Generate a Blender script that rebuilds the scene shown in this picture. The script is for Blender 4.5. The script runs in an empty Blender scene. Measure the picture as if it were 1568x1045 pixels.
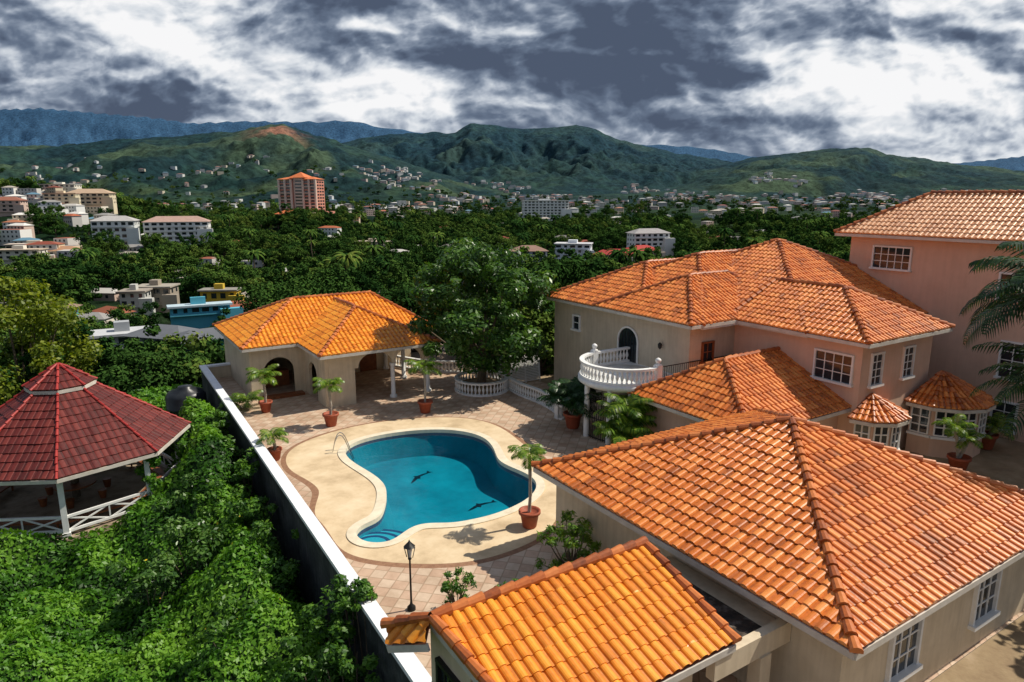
import bpy,bmesh,math,random
import numpy as np
from mathutils import Vector,Matrix
random.seed(7); rng=np.random.default_rng(7)
scene=bpy.context.scene
COL=scene.collection
CY,SY=math.cos(math.radians(32.6)),math.sin(math.radians(32.6))
# ------------------------------------------------------------------ helpers
def link(o,parent=None):
    COL.objects.link(o)
    if parent is not None: o.parent=parent
    return o
def empty(name):
    o=bpy.data.objects.new(name,None); return link(o)
def mesh_np(name,V,F,mats,parent=None,smooth=False,rnd=None,col=None,midx=None):
    V=np.ascontiguousarray(V,dtype=np.float32);F=np.ascontiguousarray(F,dtype=np.int32)
    me=bpy.data.meshes.new(name); m,k=F.shape
    me.vertices.add(len(V)); me.vertices.foreach_set('co',V.ravel())
    me.loops.add(m*k); me.loops.foreach_set('vertex_index',F.ravel())
    me.polygons.add(m); me.polygons.foreach_set('loop_start',np.arange(0,m*k,k,dtype=np.int32))
    me.update(calc_edges=True)
    if rnd is not None:
        a=me.attributes.new('rnd','FLOAT','FACE'); a.data.foreach_set('value',np.asarray(rnd,dtype=np.float32))
    if col is not None:
        c=np.ones((len(col),4),dtype=np.float32); c[:,:3]=col
        a=me.attributes.new('col','FLOAT_COLOR','POINT' if len(col)==len(V) and len(col)!=m else 'FACE'); a.data.foreach_set('color',c.ravel())
    if midx is not None: me.polygons.foreach_set('material_index',np.asarray(midx,dtype=np.int32))
    if smooth: me.polygons.foreach_set('use_smooth',np.ones(m,dtype=bool))
    for mt in mats: me.materials.append(mt)
    o=bpy.data.objects.new(name,me); return link(o,parent)
class MB:
    def __init__(s): s.v=[];s.f=[];s.m=[];s.sm=[]
    def add(s,vs,fs,mi=0,sm=False):
        b=len(s.v); s.v+= [tuple(x) for x in vs]
        for f in fs: s.f.append(tuple(i+b for i in f)); s.m.append(mi); s.sm.append(sm)
    def box(s,x0,x1,y0,y1,z0,z1,mi=0):
        s.add([(x0,y0,z0),(x1,y0,z0),(x1,y1,z0),(x0,y1,z0),(x0,y0,z1),(x1,y0,z1),(x1,y1,z1),(x0,y1,z1)],
          [(3,2,1,0),(4,5,6,7),(0,1,5,4),(1,2,6,5),(2,3,7,6),(3,0,4,7)],mi)
    def bar(s,p,q,w,h,mi=0):
        p=Vector(p);q=Vector(q);d=(q-p); 
        if d.length<1e-6: return
        d.normalize()
        side=d.cross(Vector((0,0,1)))
        if side.length<1e-3: side=Vector((1,0,0))
        side.normalize(); up=side.cross(d); a=side*w/2; b=up*h/2
        vs=[p-a-b,p+a-b,p+a+b,p-a+b,q-a-b,q+a-b,q+a+b,q-a+b]
        s.add(vs,[(0,1,2,3),(7,6,5,4),(0,4,5,1),(1,5,6,2),(2,6,7,3),(3,7,4,0)],mi)
    def cyl(s,p,q,r0,r1,n=8,mi=0,cap=True,sm=True):
        p=Vector(p);q=Vector(q);d=(q-p).normalized()
        a=d.orthogonal().normalized(); b=d.cross(a)
        vs=[];fs=[]
        for i in range(n):
            t=2*math.pi*i/n; o=a*math.cos(t)+b*math.sin(t)
            vs+=[p+o*r0,q+o*r1]
        for i in range(n):
            j=(i+1)%n; fs.append((2*i,2*j,2*j+1,2*i+1))
        s.add(vs,fs,mi,sm)
        if cap:
            s.add([vs[2*i+1] for i in range(n)],[tuple(range(n))],mi); s.add([vs[2*i] for i in range(n)],[tuple(reversed(range(n)))],mi)
    def lathe(s,c,prof,n=12,mi=0):
        vs=[];fs=[];k=len(prof)
        for i in range(n):
            t=2*math.pi*i/n
            for r,z in prof: vs.append((c[0]+r*math.cos(t),c[1]+r*math.sin(t),c[2]+z))
        for i in range(n):
            j=(i+1)%n
            for a in range(k-1): fs.append((i*k+a,j*k+a,j*k+a+1,i*k+a+1))
        s.add(vs,fs,mi,True)
    def build(s,name,mats,parent=None):
        me=bpy.data.meshes.new(name); me.from_pydata(s.v,[],s.f)
        me.polygons.foreach_set('material_index',s.m); me.polygons.foreach_set('use_smooth',s.sm)
        for mt in mats: me.materials.append(mt)
        me.update(); return link(bpy.data.objects.new(name,me),parent)
# ------------------------------------------------------------------ materials
def newmat(name):
    m=bpy.data.materials.new(name); m.use_nodes=True; nt=m.node_tree
    b=nt.nodes['Principled BSDF']; return m,nt,b
def N(nt,t,**k):
    n=nt.nodes.new(t)
    for a,v in k.items(): setattr(n,a,v)
    return n
def ramp(nt,src,stops):
    r=N(nt,'ShaderNodeValToRGB'); e=r.color_ramp.elements
    while len(e)<len(stops): e.new(.5)
    for i,(p,c) in enumerate(stops):
        e[i].position=p; e[i].color=(*c,1)
    nt.links.new(src,r.inputs[0]); return r.outputs[0]
def pmat(name,c1,c2,scale=2,rough=.75,bump=0,bscale=30,spec=.3,metal=0,c3=None,detail=6,streak=0):
    m,nt,b=newmat(name); tc=N(nt,'ShaderNodeTexCoord')
    n=N(nt,'ShaderNodeTexNoise'); n.inputs['Scale'].default_value=scale; n.inputs['Detail'].default_value=detail; n.inputs['Roughness'].default_value=.65
    nt.links.new(tc.outputs['Object'],n.inputs['Vector'])
    st=[(.32,c1),(.68,c2)] if c3 is None else [(.3,c1),(.5,c2),(.7,c3)]
    base=ramp(nt,n.outputs[0],st)
    if streak:
        mp=N(nt,'ShaderNodeMapping'); mp.inputs['Scale'].default_value=(3.5,3.5,.30); nt.links.new(tc.outputs['Object'],mp.inputs[0])
        n3=N(nt,'ShaderNodeTexNoise'); n3.inputs['Scale'].default_value=1.5; n3.inputs['Detail'].default_value=8; nt.links.new(mp.outputs[0],n3.inputs['Vector'])
        a=N(nt,'ShaderNodeMix',data_type='RGBA',blend_type='MULTIPLY'); a.inputs[0].default_value=streak; nt.links.new(base,a.inputs[6]); nt.links.new(ramp(nt,n3.outputs[0],[(.35,(.55,.52,.48)),(.6,(1,1,1))]),a.inputs[7]); base=a.outputs[2]
    nt.links.new(base,b.inputs['Base Color'])
    b.inputs['Roughness'].default_value=rough; b.inputs['Specular IOR Level'].default_value=spec; b.inputs['Metallic'].default_value=metal
    if bump:
        n2=N(nt,'ShaderNodeTexNoise'); n2.inputs['Scale'].default_value=bscale; n2.inputs['Detail'].default_value=4
        nt.links.new(tc.outputs['Object'],n2.inputs['Vector'])
        bp=N(nt,'ShaderNodeBump'); bp.inputs['Strength'].default_value=bump; bp.inputs['Distance'].default_value=.05
        nt.links.new(n2.outputs[0],bp.inputs['Height']); nt.links.new(bp.outputs[0],b.inputs['Normal'])
    return m
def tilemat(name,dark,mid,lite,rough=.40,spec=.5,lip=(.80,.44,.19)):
    m,nt,b=newmat(name); L=nt.links
    at=N(nt,'ShaderNodeAttribute',attribute_name='rnd'); tc=N(nt,'ShaderNodeTexCoord')
    n=N(nt,'ShaderNodeTexNoise'); n.inputs['Scale'].default_value=.7; n.inputs['Detail'].default_value=6; n.inputs['Roughness'].default_value=.65
    L.new(tc.outputs['Object'],n.inputs['Vector'])
    n2=N(nt,'ShaderNodeTexNoise'); n2.inputs['Scale'].default_value=9; n2.inputs['Detail'].default_value=4
    L.new(tc.outputs['Object'],n2.inputs['Vector'])
    fr=N(nt,'ShaderNodeMath',operation='MINIMUM'); L.new(at.outputs['Fac'],fr.inputs[0]); fr.inputs[1].default_value=1
    a=N(nt,'ShaderNodeMath',operation='MULTIPLY'); L.new(fr.outputs[0],a.inputs[0]); a.inputs[1].default_value=.42
    a2=N(nt,'ShaderNodeMath',operation='MULTIPLY_ADD'); L.new(n.outputs[0],a2.inputs[0]); a2.inputs[1].default_value=.55; L.new(a.outputs[0],a2.inputs[2])
    a3=N(nt,'ShaderNodeMath',operation='MULTIPLY_ADD'); L.new(n2.outputs[0],a3.inputs[0]); a3.inputs[1].default_value=.35; L.new(a2.outputs[0],a3.inputs[2])
    base=ramp(nt,a3.outputs[0],[(.32,dark),(.60,mid),(.92,lite)])
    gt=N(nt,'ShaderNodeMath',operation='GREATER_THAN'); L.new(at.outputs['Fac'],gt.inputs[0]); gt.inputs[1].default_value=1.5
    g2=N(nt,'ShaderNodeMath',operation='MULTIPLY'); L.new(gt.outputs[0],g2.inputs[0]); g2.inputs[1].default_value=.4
    mx=N(nt,'ShaderNodeMix',data_type='RGBA'); L.new(g2.outputs[0],mx.inputs[0]); L.new(base,mx.inputs[6]); mx.inputs[7].default_value=(*lip,1)  # paler tile ends: mortar tone plus glare highlights painted into the colour
    L.new(mx.outputs[2],b.inputs['Base Color'])
    b.inputs['Roughness'].default_value=rough; b.inputs['Specular IOR Level'].default_value=spec
    bp=N(nt,'ShaderNodeBump'); bp.inputs['Strength'].default_value=.25; bp.inputs['Distance'].default_value=.02
    L.new(n2.outputs[0],bp.inputs['Height']); L.new(bp.outputs[0],b.inputs['Normal'])
    return m
def leafmat(name,cs,trans=.3,rough=.5,objvar=.0):
    m,nt,b=newmat(name); L=nt.links
    at=N(nt,'ShaderNodeAttribute',attribute_name='rnd')
    oi=N(nt,'ShaderNodeObjectInfo')
    a=N(nt,'ShaderNodeMath',operation='MULTIPLY_ADD'); L.new(oi.outputs['Random'],a.inputs[0]); a.inputs[1].default_value=objvar
    s=N(nt,'ShaderNodeMath',operation='MULTIPLY'); L.new(at.outputs['Fac'],s.inputs[0]); s.inputs[1].default_value=1-objvar; L.new(s.outputs[0],a.inputs[2])
    k=len(cs); c=ramp(nt,a.outputs[0],[(i/(k-1)*.9+.05,x) for i,x in enumerate(cs)])
    L.new(c,b.inputs['Base Color']); b.inputs['Roughness'].default_value=rough; b.inputs['Specular IOR Level'].default_value=.3
    if trans>0:
        tr=N(nt,'ShaderNodeBsdfTranslucent')
        mu=N(nt,'ShaderNodeMix',data_type='RGBA',blend_type='MULTIPLY'); mu.inputs[0].default_value=1; L.new(c,mu.inputs[6]); mu.inputs[7].default_value=(1.6,1.7,.5,1)
        L.new(mu.outputs[2],tr.inputs['Color'])
        mx=N(nt,'ShaderNodeMixShader'); mx.inputs[0].default_value=trans
        L.new(b.outputs[0],mx.inputs[1]); L.new(tr.outputs[0],mx.inputs[2])
        L.new(mx.outputs[0],nt.nodes['Material Output'].inputs['Surface'])
    else:
        d=N(nt,'ShaderNodeBsdfDiffuse'); L.new(c,d.inputs['Color']); L.new(d.outputs[0],nt.nodes['Material Output'].inputs['Surface'])
    return m
M={}
M['cream']=pmat('stucco_cream',(.58,.48,.34),(.70,.59,.43),1.2,.85,.15,60,streak=.25)
M['grey']=pmat('stucco_greige',(.50,.43,.33),(.60,.52,.40),1.0,.85,.15,60,streak=.25)
M['pink']=pmat('stucco_pink',(.64,.43,.32),(.72,.50,.38),.8,.85,.12,60,streak=.12)
M['white']=pmat('white_paint',(.72,.72,.70),(.84,.84,.82),3,.5,.05,40)
M['capwhite']=pmat('wall_cap_white',(.74,.76,.80),(.87,.88,.90),1.5,.6,.05,40,streak=.15)
M['fascia']=pmat('fascia',(.50,.46,.40),(.66,.62,.56),2,.6)
M['dkwall']=pmat('stained_concrete',(.020,.024,.026),(.045,.05,.052),1.3,.9,.4,12,c3=(.09,.095,.095),streak=.9)
M['blackroof']=pmat('tarred_flat_roof',(.015,.013,.012),(.05,.035,.025),2.5,.8,.4,15,c3=(.22,.19,.16))
M['glass']=pmat('window_glass',(.012,.016,.02),(.03,.04,.05),1.5,.08,spec=.6)
M['lampglass']=pmat('lamp_glass',(.45,.47,.48),(.6,.62,.62),5,.15,spec=.6)
M['iron']=pmat('wrought_iron',(.01,.01,.01),(.02,.02,.02),5,.5)
M['steel']=pmat('steel',(.5,.5,.5),(.6,.6,.6),5,.2,metal=1)
M['terra']=pmat('terracotta_pot',(.28,.06,.03),(.38,.10,.05),6,.6,.1)
M['wood']=pmat('brown_wood',(.16,.05,.02),(.30,.10,.035),4,.5)
M['trunk']=pmat('bark',(.08,.06,.04),(.17,.13,.09),6,.9,.5,20)
M['ptrunk']=pmat('palm_bark',(.26,.23,.19),(.42,.38,.33),6,.9,.4,25)
M['soil']=pmat('dry_soil',(.22,.15,.09),(.30,.22,.13),.8,.95,.3,8,c3=(.40,.30,.20))
M['tank']=pmat('black_plastic',(.012,.014,.018),(.03,.034,.04),2,.35)
M['conc']=pmat('concrete',(.36,.32,.25),(.50,.45,.36),1.5,.85,.1)
M['gzfloor']=pmat('gazebo_floor_tile',(.14,.10,.065),(.30,.23,.16),1.2,.8,.2,10,c3=(.36,.30,.22))
M['dolphin']=pmat('mosaic_dark',(.004,.008,.02),(.01,.02,.04),20,.4)
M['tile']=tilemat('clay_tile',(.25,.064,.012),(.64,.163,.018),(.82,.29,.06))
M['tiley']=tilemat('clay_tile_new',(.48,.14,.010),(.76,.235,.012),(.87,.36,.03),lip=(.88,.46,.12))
M['tile_glare']=tilemat('clay_tile_glare',(.48,.21,.10),(.70,.33,.15),(.84,.48,.27))  # paler copy of the clay tile, roof glare put into the colour
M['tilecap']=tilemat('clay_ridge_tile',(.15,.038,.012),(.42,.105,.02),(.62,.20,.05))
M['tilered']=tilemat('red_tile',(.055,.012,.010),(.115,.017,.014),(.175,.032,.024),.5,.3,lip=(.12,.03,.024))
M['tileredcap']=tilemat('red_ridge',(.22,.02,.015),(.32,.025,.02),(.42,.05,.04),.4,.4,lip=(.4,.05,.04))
M['under']=pmat('roof_mortar',(.16,.06,.03),(.25,.10,.05),5,.9)
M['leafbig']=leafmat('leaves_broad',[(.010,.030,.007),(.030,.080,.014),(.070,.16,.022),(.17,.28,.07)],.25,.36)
M['leafforest']=leafmat('leaves_forest',[(.008,.026,.009),(.018,.050,.012),(.038,.085,.018),(.080,.14,.026),(.14,.175,.035)],0,.6,.6)  # wide tone range paints lit tops and dark shade into the crowns
M['leafvine']=leafmat('leaves_vine',[(.010,.036,.005),(.036,.115,.009),(.080,.215,.015),(.155,.31,.03)],.3,.45)
M['leafbush']=leafmat('leaves_bush',[(.012,.040,.007),(.034,.10,.012),(.08,.185,.018),(.15,.28,.03)],.28,.45)
M['leafyel']=leafmat('leaves_yellow',[(.06,.09,.01),(.13,.18,.012),(.26,.28,.015)],.3,.5)
M['leafpalm']=leafmat('leaves_palm',[(.04,.09,.01),(.10,.20,.02),(.22,.30,.03)],.3,.35)
M['leafdarkpalm']=leafmat('leaves_dark_palm',[(.01,.03,.008),(.02,.06,.015),(.04,.09,.03)],.2,.35)
M['flower']=pmat('yellow_flower',(.6,.4,.02),(.8,.6,.03),9,.6)
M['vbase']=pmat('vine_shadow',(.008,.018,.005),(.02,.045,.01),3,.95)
def colmat(name,rough=.8):
    m,nt,b=newmat(name); at=N(nt,'ShaderNodeAttribute',attribute_name='col')
    nt.links.new(at.outputs['Color'],b.inputs['Base Color']); b.inputs['Roughness'].default_value=rough; b.inputs['Specular IOR Level'].default_value=.2
    return m
M['col']=colmat('painted_buildings')
def pavermat():
    m,nt,b=newmat('patio_pavers'); L=nt.links; tc=N(nt,'ShaderNodeTexCoord')
    mp=N(nt,'ShaderNodeMapping'); mp.inputs['Rotation'].default_value=(0,0,math.radians(45)); L.new(tc.outputs['Object'],mp.inputs[0])
    ch=N(nt,'ShaderNodeTexChecker'); ch.inputs['Scale'].default_value=2.0; ch.inputs[1].default_value=(.66,.51,.38,1); ch.inputs[2].default_value=(.60,.42,.30,1); L.new(mp.outputs[0],ch.inputs[0])
    br=N(nt,'ShaderNodeTexBrick'); br.offset=0; br.inputs['Scale'].default_value=1; br.inputs['Brick Width'].default_value=.5; br.inputs['Row Height'].default_value=.5; br.inputs['Mortar Size'].default_value=.022
    br.inputs['Color1'].default_value=(1,1,1,1); br.inputs['Color2'].default_value=(.88,.86,.84,1); br.inputs['Mortar'].default_value=(.66,.63,.58,1); L.new(mp.outputs[0],br.inputs[0])
    n=N(nt,'ShaderNodeTexNoise'); n.inputs['Scale'].default_value=.5; n.inputs['Detail'].default_value=8; n.inputs['Roughness'].default_value=.7; L.new(tc.outputs['Object'],n.inputs['Vector'])
    st=ramp(nt,n.outputs[0],[(.35,(.62,.56,.50)),(.6,(1,1,1))])
    a=N(nt,'ShaderNodeMix',data_type='RGBA',blend_type='MULTIPLY'); a.inputs[0].default_value=1; L.new(ch.outputs[0],a.inputs[6]); L.new(br.outputs[0],a.inputs[7])
    a2=N(nt,'ShaderNodeMix',data_type='RGBA',blend_type='MULTIPLY'); a2.inputs[0].default_value=1; L.new(a.outputs[2],a2.inputs[6]); L.new(st,a2.inputs[7])
    L.new(a2.outputs[2],b.inputs['Base Color']); b.inputs['Roughness'].default_value=.6
    return m
M['paver']=pavermat()
M['apron']=pmat('sand_concrete',(.44,.32,.19),(.64,.49,.31),.55,.8,.08,30,c3=(.74,.61,.42),detail=10)
M['coping']=pmat('coping',(.62,.53,.39),(.78,.70,.54),2,.7,.05)
M['border']=pmat('brick_border',(.22,.11,.065),(.34,.19,.11),5,.8,.2)
def waterm():
    m,nt,b=newmat('pool_water'); L=nt.links
    tr=N(nt,'ShaderNodeBsdfTransparent'); tr.inputs[0].default_value=(.40,.88,.93,1)
    gl=N(nt,'ShaderNodeBsdfGlossy'); gl.inputs['Roughness'].default_value=.02
    fr=N(nt,'ShaderNodeFresnel'); fr.inputs[0].default_value=1.33
    tc=N(nt,'ShaderNodeTexCoord'); n=N(nt,'ShaderNodeTexNoise'); n.inputs['Scale'].default_value=2.2; n.inputs['Detail'].default_value=4; L.new(tc.outputs['Object'],n.inputs['Vector'])
    bp=N(nt,'ShaderNodeBump'); bp.inputs['Strength'].default_value=.3; bp.inputs['Distance'].default_value=.06; L.new(n.outputs[0],bp.inputs['Height'])
    L.new(bp.outputs[0],gl.inputs['Normal']); L.new(bp.outputs[0],fr.inputs['Normal'])
    mx=N(nt,'ShaderNodeMixShader'); L.new(fr.outputs[0],mx.inputs[0]); L.new(tr.outputs[0],mx.inputs[1]); L.new(gl.outputs[0],mx.inputs[2])
    L.new(mx.outputs[0],nt.nodes['Material Output'].inputs['Surface']); return m
M['water']=waterm()
M['basin']=pmat('pool_plaster_blue',(.006,.17,.24),(.014,.33,.42),.35,.6,detail=8)
M['step']=pmat('pool_step_plaster',(.05,.36,.44),(.08,.46,.54),.5,.6)
M['pooltile']=pmat('pool_line_tile',(.01,.04,.12),(.02,.08,.2),20,.3)
# ------------------------------------------------------------------ noise
TB=[rng.random((256,256)) for _ in range(6)]
def vn(x,y,k=0):
    xi=np.floor(x).astype(int); yi=np.floor(y).astype(int); fx=x-xi; fy=y-yi
    fx=fx*fx*(3-2*fx); fy=fy*fy*(3-2*fy); T=TB[k%6]
    a=T[xi%256,yi%256];b=T[(xi+1)%256,yi%256];c=T[xi%256,(yi+1)%256];d=T[(xi+1)%256,(yi+1)%256]
    return (a*(1-fx)+b*fx)*(1-fy)+(c*(1-fx)+d*fx)*fy
def fbm(x,y,o=5,k=0,g=.5):
    s=0;a=1;t=0
    for i in range(o):
        s=s+a*vn(x,y,k+i); t+=a; a*=g; x,y=x*1.6+y*1.2+3.1,-x*1.2+y*1.6+7.7
    return s/t
def billow(x,y,o=5,k=0,g=.5):
    s=0;a=1;t=0
    for i in range(o):
        s=s+a*np.abs(2*vn(x,y,k+i)-1); t+=a; a*=g; x,y=x*1.6+y*1.2+3.1,-x*1.2+y*1.6+7.7
    return s/t
def sst(a,b,x):
    t=np.clip((x-a)/(b-a),0,1); return t*t*(3-2*t)
# ------------------------------------------------------------------ terrain (valley + mountain ranges)
PT=math.radians(12)
def elev(v,D):
    t=(v-522.5)/1045; return 13-D*(math.sin(PT)+math.cos(PT)*t)/(math.cos(PT)-math.sin(PT)*t)
RIDGES=[
 (3000,1300,900,[(-600,215),(0,222),(100,222),(200,212),(300,206),(360,202),(400,194),(440,190),(480,203),(540,225),(600,240),(660,262),(740,285),(820,305),(2200,320)]),
 (4400,1900,1200,[(-600,240),(450,240),(560,212),(600,206),(660,203),(700,202),(722,189),(760,192),(800,197),(850,196),(880,191),(910,198),(940,212),(980,222),(1040,236),(1100,245),(1160,255),(1250,275),(1400,290),(2200,300)]),
 (3600,1500,1000,[(-600,320),(900,310),(1000,288),(1080,260),(1140,243),(1190,236),(1250,229),(1320,226),(1350,236),(1400,243),(1450,250),(1500,256),(1568,262),(1700,268),(2200,270)]),
 (8200,2200,1500,[(-600,165),(0,168),(80,165),(160,172),(250,180),(300,188),(380,185),(460,186),(540,184),(600,196),(660,204),(720,215),(900,222),(980,220),(1050,224),(1100,230),(1150,240),(1250,252),(1400,254),(1480,248),(1530,242),(1568,238),(1650,235),(2200,235)])]
def hz(X,Y,full=False):
    X=np.asarray(X,float);Y=np.asarray(Y,float)
    L=CY*X-SY*Y; D=SY*X+CY*Y; R=np.hypot(X,Y)
    u=784+1068*L/np.maximum(D,1); u=np.where(D<5,np.where(L<0,-600,2200),u); u=np.clip(u,-600,2200)
    De=np.where(D>5,np.maximum(D,.5*R),5)
    z=np.interp(De,[0,55,62,80,110,150,280,500,850,1500,2300,3000,12000],[-5,-5,-6,-9.5,-14,-19,-28,-29,-22,-12,-2,6,20])
    z=z-4*sst(12,50,-L)*sst(25,60,D)*(1-sst(150,260,De))
    z=z+40*np.exp(-((u-20)/200)**2)*sst(330,720,De)*(1-sst(900,1700,De))
    z=z+16*np.exp(-((u-470)/60)**2)*sst(520,690,De)*(1-sst(760,1000,De))
    z=z+(fbm(X/90,Y/90,4)-.5)*9*sst(70,200,De)
    z=z+60*sst(1900,2900,De)*(fbm(X/420,Y/420,4,2)-.30)
    idx=np.zeros(z.shape,int); base=z.copy(); pr=np.zeros(z.shape)
    for i,(Dc,w,wb,prof) in enumerate(RIDGES):
        us=[p[0] for p in prof]; vs=[elev(p[1],Dc) for p in prof]
        H=np.interp(u,us,vs)-base
        wob=(fbm(X/600,Y/600,2,3)-.5)*350
        q=np.where(De<Dc,1-(Dc-De+wob*(Dc-De)/w)/w,1-(De-Dc)/wb); q=np.clip(q,0,1)
        n=np.abs(2*fbm(X/430,Y/430,5,1,.55)-1); n2=np.abs(2*fbm(X/160,Y/160,4,4,.55)-1)
        p=q**1.15; k=.35 if i==3 else 1
        h=base+H*p+ np.maximum(H,0)*4*p*(1-p)*(.10-.75*n-.25*n2)*.8*k + (fbm(X/70,Y/70,3,5)-.5)*22*p*k
        h=np.where(H>0,h,-1e3)
        idx=np.where(h>z,i+1,idx); pr=np.where(h>z,q,pr); z=np.maximum(z,h)
    return (z,idx,pr,u,De) if full else z
rad=np.concatenate([np.geomspace(6,1500,220),np.arange(1515,5200,15),np.linspace(5260,10500,70)])
ang=np.concatenate([np.radians(np.arange(-42,42.01,.12)),np.radians(np.arange(47,317,5.))])
nr,na=len(rad),len(ang)
A=ang+math.radians(32.6)
X=np.outer(rad,np.sin(A));Y=np.outer(rad,np.cos(A))
Z,IDX,PR,UU,DE=hz(X,Y,True)
V=np.stack([X,Y,Z],-1).reshape(-1,3)
i,j=np.meshgrid(np.arange(nr-1),np.arange(na),indexing='ij'); j2=(j+1)%na
F=np.stack([i*na+j,(i+1)*na+j,(i+1)*na+j2,i*na+j2],-1).reshape(-1,4)[:,::-1]
f1=fbm(X/260,Y/260,5,2); f2=fbm(X/45,Y/45,4,3)
g=np.clip((f1-.42)*5,0,1)[...,None]; g2=np.clip((f2-.4)*3,0,1)[...,None]
col=np.array([.008,.022,.010])*(1-g)+np.array([.022,.042,.014])*g  # forest greens darkened in colour to stand for cloud shadow on the hills
col=col*(.7+.6*g2)
lite=np.clip((fbm(X/330+9,Y/330,5,4)-.57)*9,0,1)[...,None]*(np.array(PR>.15)[...,None])*(IDX<4)[...,None]*np.where(IDX==2,.4,.85)[...,None]
col=col*(1-.7*lite)+np.array([.080,.110,.03])*.7*lite
sc=(np.exp(-((UU-430)/34)**2)*((IDX==1)&(PR>.78)&(PR<.97))*np.clip((fbm(X/60,Y/60,3,1)-.33)*7,0,1))[...,None]
col=col*(1-sc)+np.array([.33,.14,.07])*sc
haze_mix=(1-np.exp(-np.maximum(DE-700,0)/6000.))[...,None]
col=col*(1-haze_mix)+np.array([.024,.066,.118])*haze_mix  # aerial haze painted into the vertex colours, bluer with distance
far=(IDX==4)[...,None]; col=np.where(far,np.array([.032,.080,.155])*(.94+.12*g),col)  # farthest range coloured a nearly flat haze blue
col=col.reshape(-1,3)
def terrmat():
    m,nt,b=newmat('terrain_forest'); L=nt.links
    at=N(nt,'ShaderNodeAttribute',attribute_name='col'); tc=N(nt,'ShaderNodeTexCoord')
    n=N(nt,'ShaderNodeTexNoise'); n.inputs['Scale'].default_value=.05; n.inputs['Detail'].default_value=7; n.inputs['Roughness'].default_value=.7; L.new(tc.outputs['Object'],n.inputs['Vector'])
    r=ramp(nt,n.outputs[0],[(.35,(.5,.5,.5)),(.62,(1.45,1.45,1.4))])
    a=N(nt,'ShaderNodeMix',data_type='RGBA',blend_type='MULTIPLY'); a.inputs[0].default_value=1; L.new(at.outputs['Color'],a.inputs[6]); L.new(r,a.inputs[7])
    L.new(a.outputs[2],b.inputs['Base Color']); b.inputs['Roughness'].default_value=.95; b.inputs['Specular IOR Level'].default_value=.05
    bp=N(nt,'ShaderNodeBump'); bp.inputs['Strength'].default_value=.8; bp.inputs['Distance'].default_value=8; L.new(n.outputs[0],bp.inputs['Height']); L.new(bp.outputs[0],b.inputs['Normal'])
    return m
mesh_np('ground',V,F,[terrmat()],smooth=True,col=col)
mb=MB(); mb.add([(6*math.sin(t)*1.02,6*math.cos(t)*1.02,-5.05) for t in np.linspace(0,2*math.pi,24,endpoint=False)],[tuple(range(23,-1,-1))]); mb.build('garden_soil',[M['soil']])
# ------------------------------------------------------------------ cloud bank (a ring of sky far behind the mountains, open above 30 degrees)
daz=np.radians(np.concatenate([np.arange(-45,45.01,.08),np.arange(49,315,3.)])); del_=np.radians(np.concatenate([np.arange(-2.5,19,.08),np.arange(19.4,30.5,.8)]))
dl=np.where(daz>math.pi,daz-2*math.pi,daz); c60=math.radians(60)
aa=1068*np.where(np.abs(dl)<c60,np.tan(np.clip(dl,-c60,c60)),np.sign(dl)*(math.tan(c60)+np.abs(dl)-c60))
ce=np.cos(np.clip(dl,-c60,c60))
CA=np.repeat(aa[None,:],len(del_),0); CE=1092*np.tan(del_)[:,None]/ce[None,:]
wx=CA+(fbm(CA/150+3,CE/90,4,0)-.5)*60; wy=CE+(fbm(CA/150+9,CE/90+4,4,1)-.5)*34
def dens(dx,dy):
    x_,y_=wx+dx,wy+dy
    return 1.0*fbm(x_/270+20,y_/115+7,8,2,.55)+.16*(1-billow(x_/60+11,y_/38+5,5,1,.5))
D0=dens(0,0); D1=dens(9,9); D2=dens(24,22)
val=.50+2.0*(D0-.625)+2.3*(D0-D1)+.9*(D0-D2)
U_=CA+784; V_=300-CE
for (u0,v0,su,sv_,am) in [(950,85,190,55,-.46),(800,105,90,36,-.14),(60,112,220,42,-.26),(400,18,170,34,-.16),(90,20,180,34,-.12),(150,168,300,15,-.30),(260,72,190,26,.22),(560,138,200,28,.26),(740,170,130,16,.26),(1330,115,260,62,.30),(1520,40,190,55,.34),(640,40,150,30,.14),(1130,165,110,18,.16),(1150,187,80,8,-.20),(480,178,90,8,-.12),(1250,20,150,30,.12)]:
    val=val+am*np.exp(-((U_-u0)/su)**2-((V_-v0)/sv_)**2)
val=val-.25*sst(300,520,CE)
st=[-.15,.12,.34,.52,.72,.98]; cs=np.array([(.075,.10,.155),(.13,.17,.245),(.25,.30,.385),(.44,.49,.57),(.68,.72,.77),(.93,.93,.94)])
ccol=np.stack([np.interp(val,st,cs[:,k]) for k in range(3)],-1).reshape(-1,3)
RD=20000.; el_=del_[:,None]; az_=daz[None,:]+math.radians(32.6)
SV=np.stack([RD*np.cos(el_)*np.sin(az_),RD*np.cos(el_)*np.cos(az_),RD*np.sin(el_)+0*az_+13],-1).reshape(-1,3)
nr2,na2=len(del_),len(daz); i,j=np.meshgrid(np.arange(nr2-1),np.arange(na2),indexing='ij'); j2=(j+1)%na2
SF=np.stack([i*na2+j,(i+1)*na2+j,(i+1)*na2+j2,i*na2+j2],-1).reshape(-1,4)
ms=bpy.data.materials.new('sky_clouds'); ms.use_nodes=True; nt=ms.node_tree; nt.nodes.remove(nt.nodes['Principled BSDF'])
at=N(nt,'ShaderNodeAttribute',attribute_name='col'); em=N(nt,'ShaderNodeEmission'); nt.links.new(at.outputs['Color'],em.inputs['Color']); em.inputs['Strength'].default_value=1.0
nt.links.new(em.outputs[0],nt.nodes['Material Output'].inputs['Surface'])
try: ms.cycles.emission_sampling='NONE'
except Exception: pass
mesh_np('sky',SV,SF,[ms],smooth=True,col=ccol)
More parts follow.
